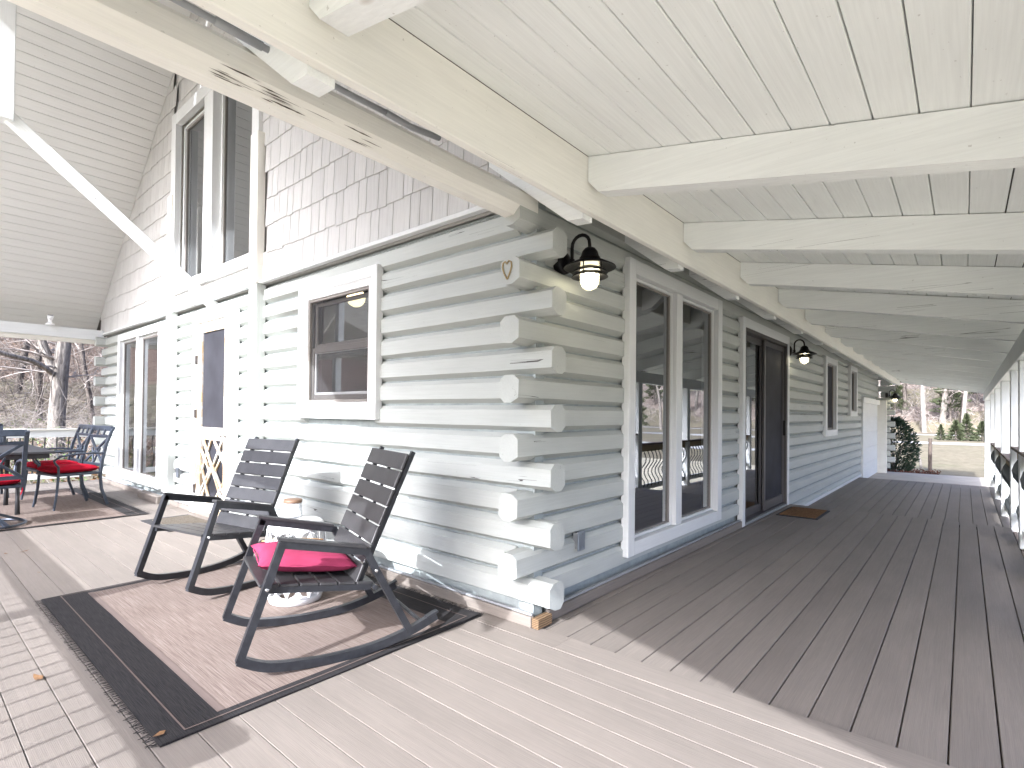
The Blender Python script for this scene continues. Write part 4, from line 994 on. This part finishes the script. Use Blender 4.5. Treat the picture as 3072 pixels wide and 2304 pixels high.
# the big forked tree past the left railing
bw = T(-17, .66, ground_h(-17, .66))
bt = thing('forked_tree', 'big pale forked bare tree beyond the left railing', 'tree', bw)
tr = []
def trunk_path(pts, rs_): tr.append(tube([Vector(p) - Vector((-17, .66, ground_h(-17, .66))) for p in pts], rs_, 12, False))
trunk_path([(-17, .64, -.7), (-17, .65, .4), (-17, .66, 1.06), (-17, .70, 1.8), (-17, .735, 2.44), (-17, .80, 3.2), (-17, .86, 4.4), (-16.9, .95, 6.5), (-16.8, 1.0, 9)], [.25, .2, .19, .18, .172, .155, .15, .12, .07])
trunk_path([(-17, .68, 1.75), (-17.05, .58, 2.25), (-17.1, .44, 2.65), (-17.1, .33, 3.0), (-17.15, .15, 3.6), (-17.2, -.2, 4.8), (-17.3, -.8, 7.5)], [.13, .12, .11, .105, .10, .09, .05])
trunk_path([(-17, .60, 2.1), (-16.7, .35, 2.28), (-16.4, .05, 2.42), (-16.2, -.35, 2.50), (-16.1, -.8, 2.62), (-16, -1.6, 2.75)], [.07, .062, .058, .055, .05, .04])
trunk_path([(-16.83, .52, 1.3), (-16.8, .50, 1.9), (-16.82, .55, 2.3), (-16.84, .60, 3.2)], [.014, .014, .013, .012])
obj('trunk', join(*tr), 'barkp', bt, bw, True); cr = []
for k in range(22):
    z = rt_.uniform(1.4, 6); a = rt_.uniform(0, 6.28); grow(cr, Vector((0, .05, z + .5)), Vector((math.cos(a), math.sin(a), .35)), rt_.uniform(1.2, 3), .028, rt_, 2, (3, 5))
obj('crown', join(*cr), 'twigp', bt, bw, fix=False)
LT = []
for i in range(26):
    x = -18.5 - 24 * (i / 26) ** .9 + rt_.uniform(-1, 1); d_ = 1.8617 - x; lo, hi = -2.3574 + d_ * .085, -2.3574 + d_ * .25
    y = rt_.uniform(lo - .5, hi + 1.5)
    if -18.6 < x and abs(y - .9) < .8: y += 1.6
    LT.append((x, y, rt_.choice((2, 3, 4, 5, 4, 5)), rt_.uniform(.6, 1.05), rt_.uniform(0, 6), rt_.choice((0, 1, 2))))
ORD = 'first second third fourth fifth sixth seventh eighth ninth tenth eleventh twelfth thirteenth fourteenth fifteenth sixteenth seventeenth eighteenth nineteenth twentieth'.split()
cnt = {}
for (x, y, k, s_, rz, mi) in sorted(LT, reverse=True):
    ad = ('stout ' if k in (2, 3) else 'thin ') + ('dark', 'pale', 'grey')[mi]; n_ = cnt.get(ad, 0); cnt[ad] = n_ + 1
    bare_tree('%s bare trunk past the left railing, %s of its kind behind the forked tree' % (ad, ORD[n_]), k, x, y, s_, rz, (('bark', 'twig'), ('barkp', 'twigp'), ('bark', 'twigp'))[mi], 'bare trees in the left thicket')
for i in range(34):
    x = rt_.uniform(-46, 34); y = rt_.uniform(-46, -30)
    bare_tree('bare tree across the front yard mirrored in the front windows', rt_.choice((0, 1, 2, 3)), x, y, rt_.uniform(.7, 1.0), rt_.uniform(0, 6), rt_.choice((('bark', 'twig'), ('barkp', 'twigp'))), 'bare trees across the front yard')
# tangled undergrowth
def brush(x0, x1, y0, y1, n, hmax, rr, r=.007):
    P = []
    for i in range(n):
        x = rr.uniform(x0, x1); y = rr.uniform(y0, y1); a = rr.uniform(0, 6.28); p = Vector((x, y, ground_h(x, y))); L = rr.uniform(.5, 1) * hmax
        d = Vector((math.cos(a) * rr.uniform(.1, .9), math.sin(a) * rr.uniform(.1, .9), 1)); pts = [p]; dd = d.normalized()
        for k in range(6): dd = (dd + Vector((rr.gauss(0, .22) + .1 * math.cos(a), rr.gauss(0, .22) + .1 * math.sin(a), -.10))).normalized(); pts.append(pts[-1] + dd * L / 6)
        P.append(tube(pts, [r * rr.uniform(.6, 1.5) * (1 - .8 * k / 6) for k in range(7)], 3, False))
        for q in pts[2:6:1]:
            d2 = Vector((rr.gauss(0, 1), rr.gauss(0, 1), rr.gauss(.2, .6))).normalized(); P.append(tube([q, q + d2 * L * .12, q + (d2 + Vector((0, 0, -.2))) * L * .24], [r * .5, r * .4, r * .15], 3, False))
    return join(*P)
stuff(obj('undergrowth', brush(-34, -12.2, -4, 9, 1500, 3.4, rt_), 'twigp', fix=False), 'tangle of pale bare twigs in the woods left of the porch', 'undergrowth')
stuff(obj('undergrowth', brush(-46, -24, -4, 14, 1100, 5.5, rt_, .016), 'twig', fix=False), 'deeper brown brush behind the left thicket', 'undergrowth')
# low green and dead leaves at the wood's edge
def leaves(n, fn, size, rr):
    v, f = [], []
    for i in range(n):
        p = Vector(fn(rr)); a = Vector((rr.gauss(0, 1), rr.gauss(0, 1), rr.gauss(0, 1))).normalized(); b_ = a.cross(Vector((rr.gauss(0, 1), rr.gauss(0, 1), rr.gauss(0, 1)))).normalized(); s_ = size * rr.uniform(.5, 1.4); o = len(v)
        v += [p - a * s_, p + b_ * s_ * .45, p + a * s_, p - b_ * s_ * .45]; f.append((o, o + 1, o + 2, o + 3))
    return v, f
stuff(obj('ground_leaves', leaves(5000, lambda r: (lambda x, y: (x, y, ground_h(x, y) + r.uniform(.03, .12)))(r.uniform(-26, -10.2), r.uniform(-4, 6)), .06, rt_), 'leaf', fix=False), 'dry leaves on the ground left of the porch', 'leaves')
stuff(obj('honeysuckle', leaves(2600, lambda r: (lambda x, y: (x, y, ground_h(x, y) + abs(r.gauss(0, .45)) + .1))(r.uniform(-19, -12.5), r.gauss(-.5, .9)), .035, rt_), 'vine', fix=False), 'low green leaves in the thicket beyond the left railing', 'undergrowth')

# hillside woods past the road
for i in range(120):
    y = 76 + 34 * rt_.random() ** 1.3; x = rt_.uniform(-16, 14) if i < 62 else rt_.uniform(-40, 85)
    bare_tree('grey bare tree on the wooded hillside past the road', rt_.choice((0, 1, 2, 3, 0, 1)), x, y, rt_.uniform(.75, 1.15), rt_.uniform(0, 6), rt_.choice((('bark', 'twig'), ('barkp', 'twigp'), ('barkp', 'twigp'))), 'bare trees on the hillside')
bare_tree('pale leaning tree nearest the road at the wood edge', 1, -1.6, 72.5, .9, 1.0, ('barkp', 'twigp')); bare_tree('tall pale straight tree at the wood edge', 0, 1.7, 74, 1.0, 2.0, ('barkp', 'twigp'))
stuff(obj('hill_brush', brush(-45, 80, 72.5, 100, 2600, 4.0, rt_, .03), 'twigp', fix=False), 'grey brush under the hillside trees', 'undergrowth')
def conifer_mesh(seed, h, w_, n, size, base=.0, spiky=False):
    rr = random.Random(seed); v, f = [], []
    for i in range(n):
        t = rr.random() ** .8; z = base + (h - base) * t; R = w_ * (1 - t ** 1.25) * (.75 + .25 * math.sin(t * 40 + seed)) * (.35 + .65 * rr.random() ** .5) + .02; a = rr.uniform(0, 6.28)
        p = Vector((R * math.cos(a), R * math.sin(a), z)); d = Vector((math.cos(a), math.sin(a), rr.uniform(-.1, .9))).normalized(); s_ = size * rr.uniform(.6, 1.4); b_ = d.cross(Vector((rr.gauss(0, 1), rr.gauss(0, 1), rr.gauss(0, 1)))).normalized(); o = len(v)
        v += [p - d * s_, p + b_ * s_ * .3, p + d * s_, p - b_ * s_ * .3]; f.append((o, o + 1, o + 2, o + 3))
    return mesh('crown', v, f)
CON = [conifer_mesh(1, 9, 2.0, 3200, .22, 1.2), conifer_mesh(2, 11, 1.8, 3200, .22, 2.5), conifer_mesh(3, 2.0, .75, 1800, .10), conifer_mesh(4, 1.5, .8, 1600, .10)]
CT = mesh('trunk', *tube([(0, 0, -.1), (0, 0, 8)], [.16, .03], 7, False)); CT2 = mesh('trunk', *tube([(0, 0, -.1), (0, 0, 1.3)], [.06, .02], 6, False))
def conifer(name, label, k, x, y, s_, rz, mat, group=None):
    W = T(x, y, ground_h(x, y)) @ RZ(rz) @ Matrix.Scale(s_, 4); t = thing(name, label, 'tree' if k < 2 else 'shrub', W, group)
    put('trunk', CT if k < 2 else CT2, 'bark', t, W); o = put('crown', CON[k], None, t, W)
    if len(CON[k].materials) == 0: CON[k].materials.append(M[mat])
    return t
conifer('evergreen_tree', 'yellow green cedar in the middle of the wood edge', 0, .55, 78, 1.0, 0, 'cedar'); conifer('evergreen_tree', 'cedar low on the left of the wood edge', 0, -4.9, 80, .75, 1, 'cedar')
conifer('evergreen_tree', 'slim cedar right of the tall pale tree', 1, 3.0, 84, .7, 2, 'cedar')
for i in range(14): conifer('evergreen_tree', 'dark cedar scattered through the hillside woods', i % 2, rt_.uniform(6, 75), rt_.uniform(76, 92), rt_.uniform(.7, 1.2), i, 'cedar', 'cedars in the hillside woods')
for (x, y, k, s_, lab) in ((.42, 51, 2, .62, 'small cone shaped cedar left of the roadside shrubs'), (1.32, 51, 3, 1.05, 'round cedar shrub in the middle of the roadside'), (1.95, 51.5, 2, 1.05, 'taller pointed cedar shrub beside the round one'), (2.85, 51, 3, 1.0, 'yellowish cedar shrub nearest the porch post')): conifer('cedar_shrub', lab, k, x, y, s_, k + x, 'cedar')
conifer('evergreen_tree', 'broad tawny cedar on the lawn mirrored in the side window', 0, 21.5, 43, .62, .4, 'cedar')
for (x, y, k) in ((26, 58, 0), (31, 62, 1), (17, 60, 3), (38, 60, 0), (12, 62, 2), (45, 64, 1), (22, 64, 3)): bare_tree('bare tree across the drive mirrored in the side windows', k, x, y, .8, x, ('barkp', 'twigp'), 'bare trees across the drive')

# dark yew at the garage corner
yr = random.Random(9); yv, yf_ = [], []
for i in range(5200):
    a = yr.uniform(0, 6.28); t = yr.random(); z = .12 + 1.55 * t; R = .62 * math.sin(math.pi * min(1, .18 + t * .80)) ** .7 * yr.random() ** .4
    p = Vector((R * math.cos(a), R * math.sin(a), z)); d = Vector((math.cos(a) * .8, math.sin(a) * .8, yr.uniform(.1, 1.0))).normalized(); s_ = yr.uniform(.05, .13) if yr.random() < .9 else yr.uniform(.12, .24)
    b_ = d.cross(Vector((yr.gauss(0, 1), yr.gauss(0, 1), yr.gauss(0, 1)))).normalized() * .011; o = len(yv)
    yv += [p - b_, p + d * s_ * .6 - b_ * 1.4, p + d * s_, p + b_ * 1.4 + d * s_ * .5]; yf_.append((o, o + 1, o + 2, o + 3))
yw = T(.22, 17.25, -.52); yb = thing('yew_bush', 'dark green spiky bush beside the garage corner', 'bush', yw)
obj('foliage', (yv, yf_), 'needle', yb, yw, fix=False); obj('stem', join(*[tube([(0, 0, -.05), (.1 * math.cos(a), .1 * math.sin(a), .5), (.3 * math.cos(a), .3 * math.sin(a), 1.1)], [.03, .02, .008], 5) for a in (0, 1.6, 3.1, 4.6)]), 'bark', yb, yw)
tag(obj('fence_post', tube([(.97, 20.1, -.7), (.975, 20.1, 0), (.98, 20.1, .50)], [.055, .055, .05], 9), 'fence'), 'weathered wooden fence post standing in the lawn', 'post')
tag(obj('fence_post', tube([(.72, 20.8, -.7), (.66, 20.8, -.2), (.58, 20.8, .15)], [.035, .035, .03], 8), 'barkp'), 'short pale leaning stake beside the yew bush', 'post')
# mirrored shrub outside the side railing
stuff(obj('shrub_leaves', leaves(3500, lambda r: (3.55 + r.gauss(0, .35), 3.3 + r.gauss(0, .8), -.5 + abs(r.gauss(0, .45))), .045, rt_), 'vine', fix=False), 'low green shrub outside the side railing', 'shrub')
stuff(obj('mulch_chips', leaves(1500, lambda r: (r.uniform(-1.2, 1.3), r.uniform(16.12, 18.4), -.42 + r.uniform(-.06, .03)), .035, rt_), 'mulch', fix=False), 'red mulch chips beside the concrete slab', 'mulch')
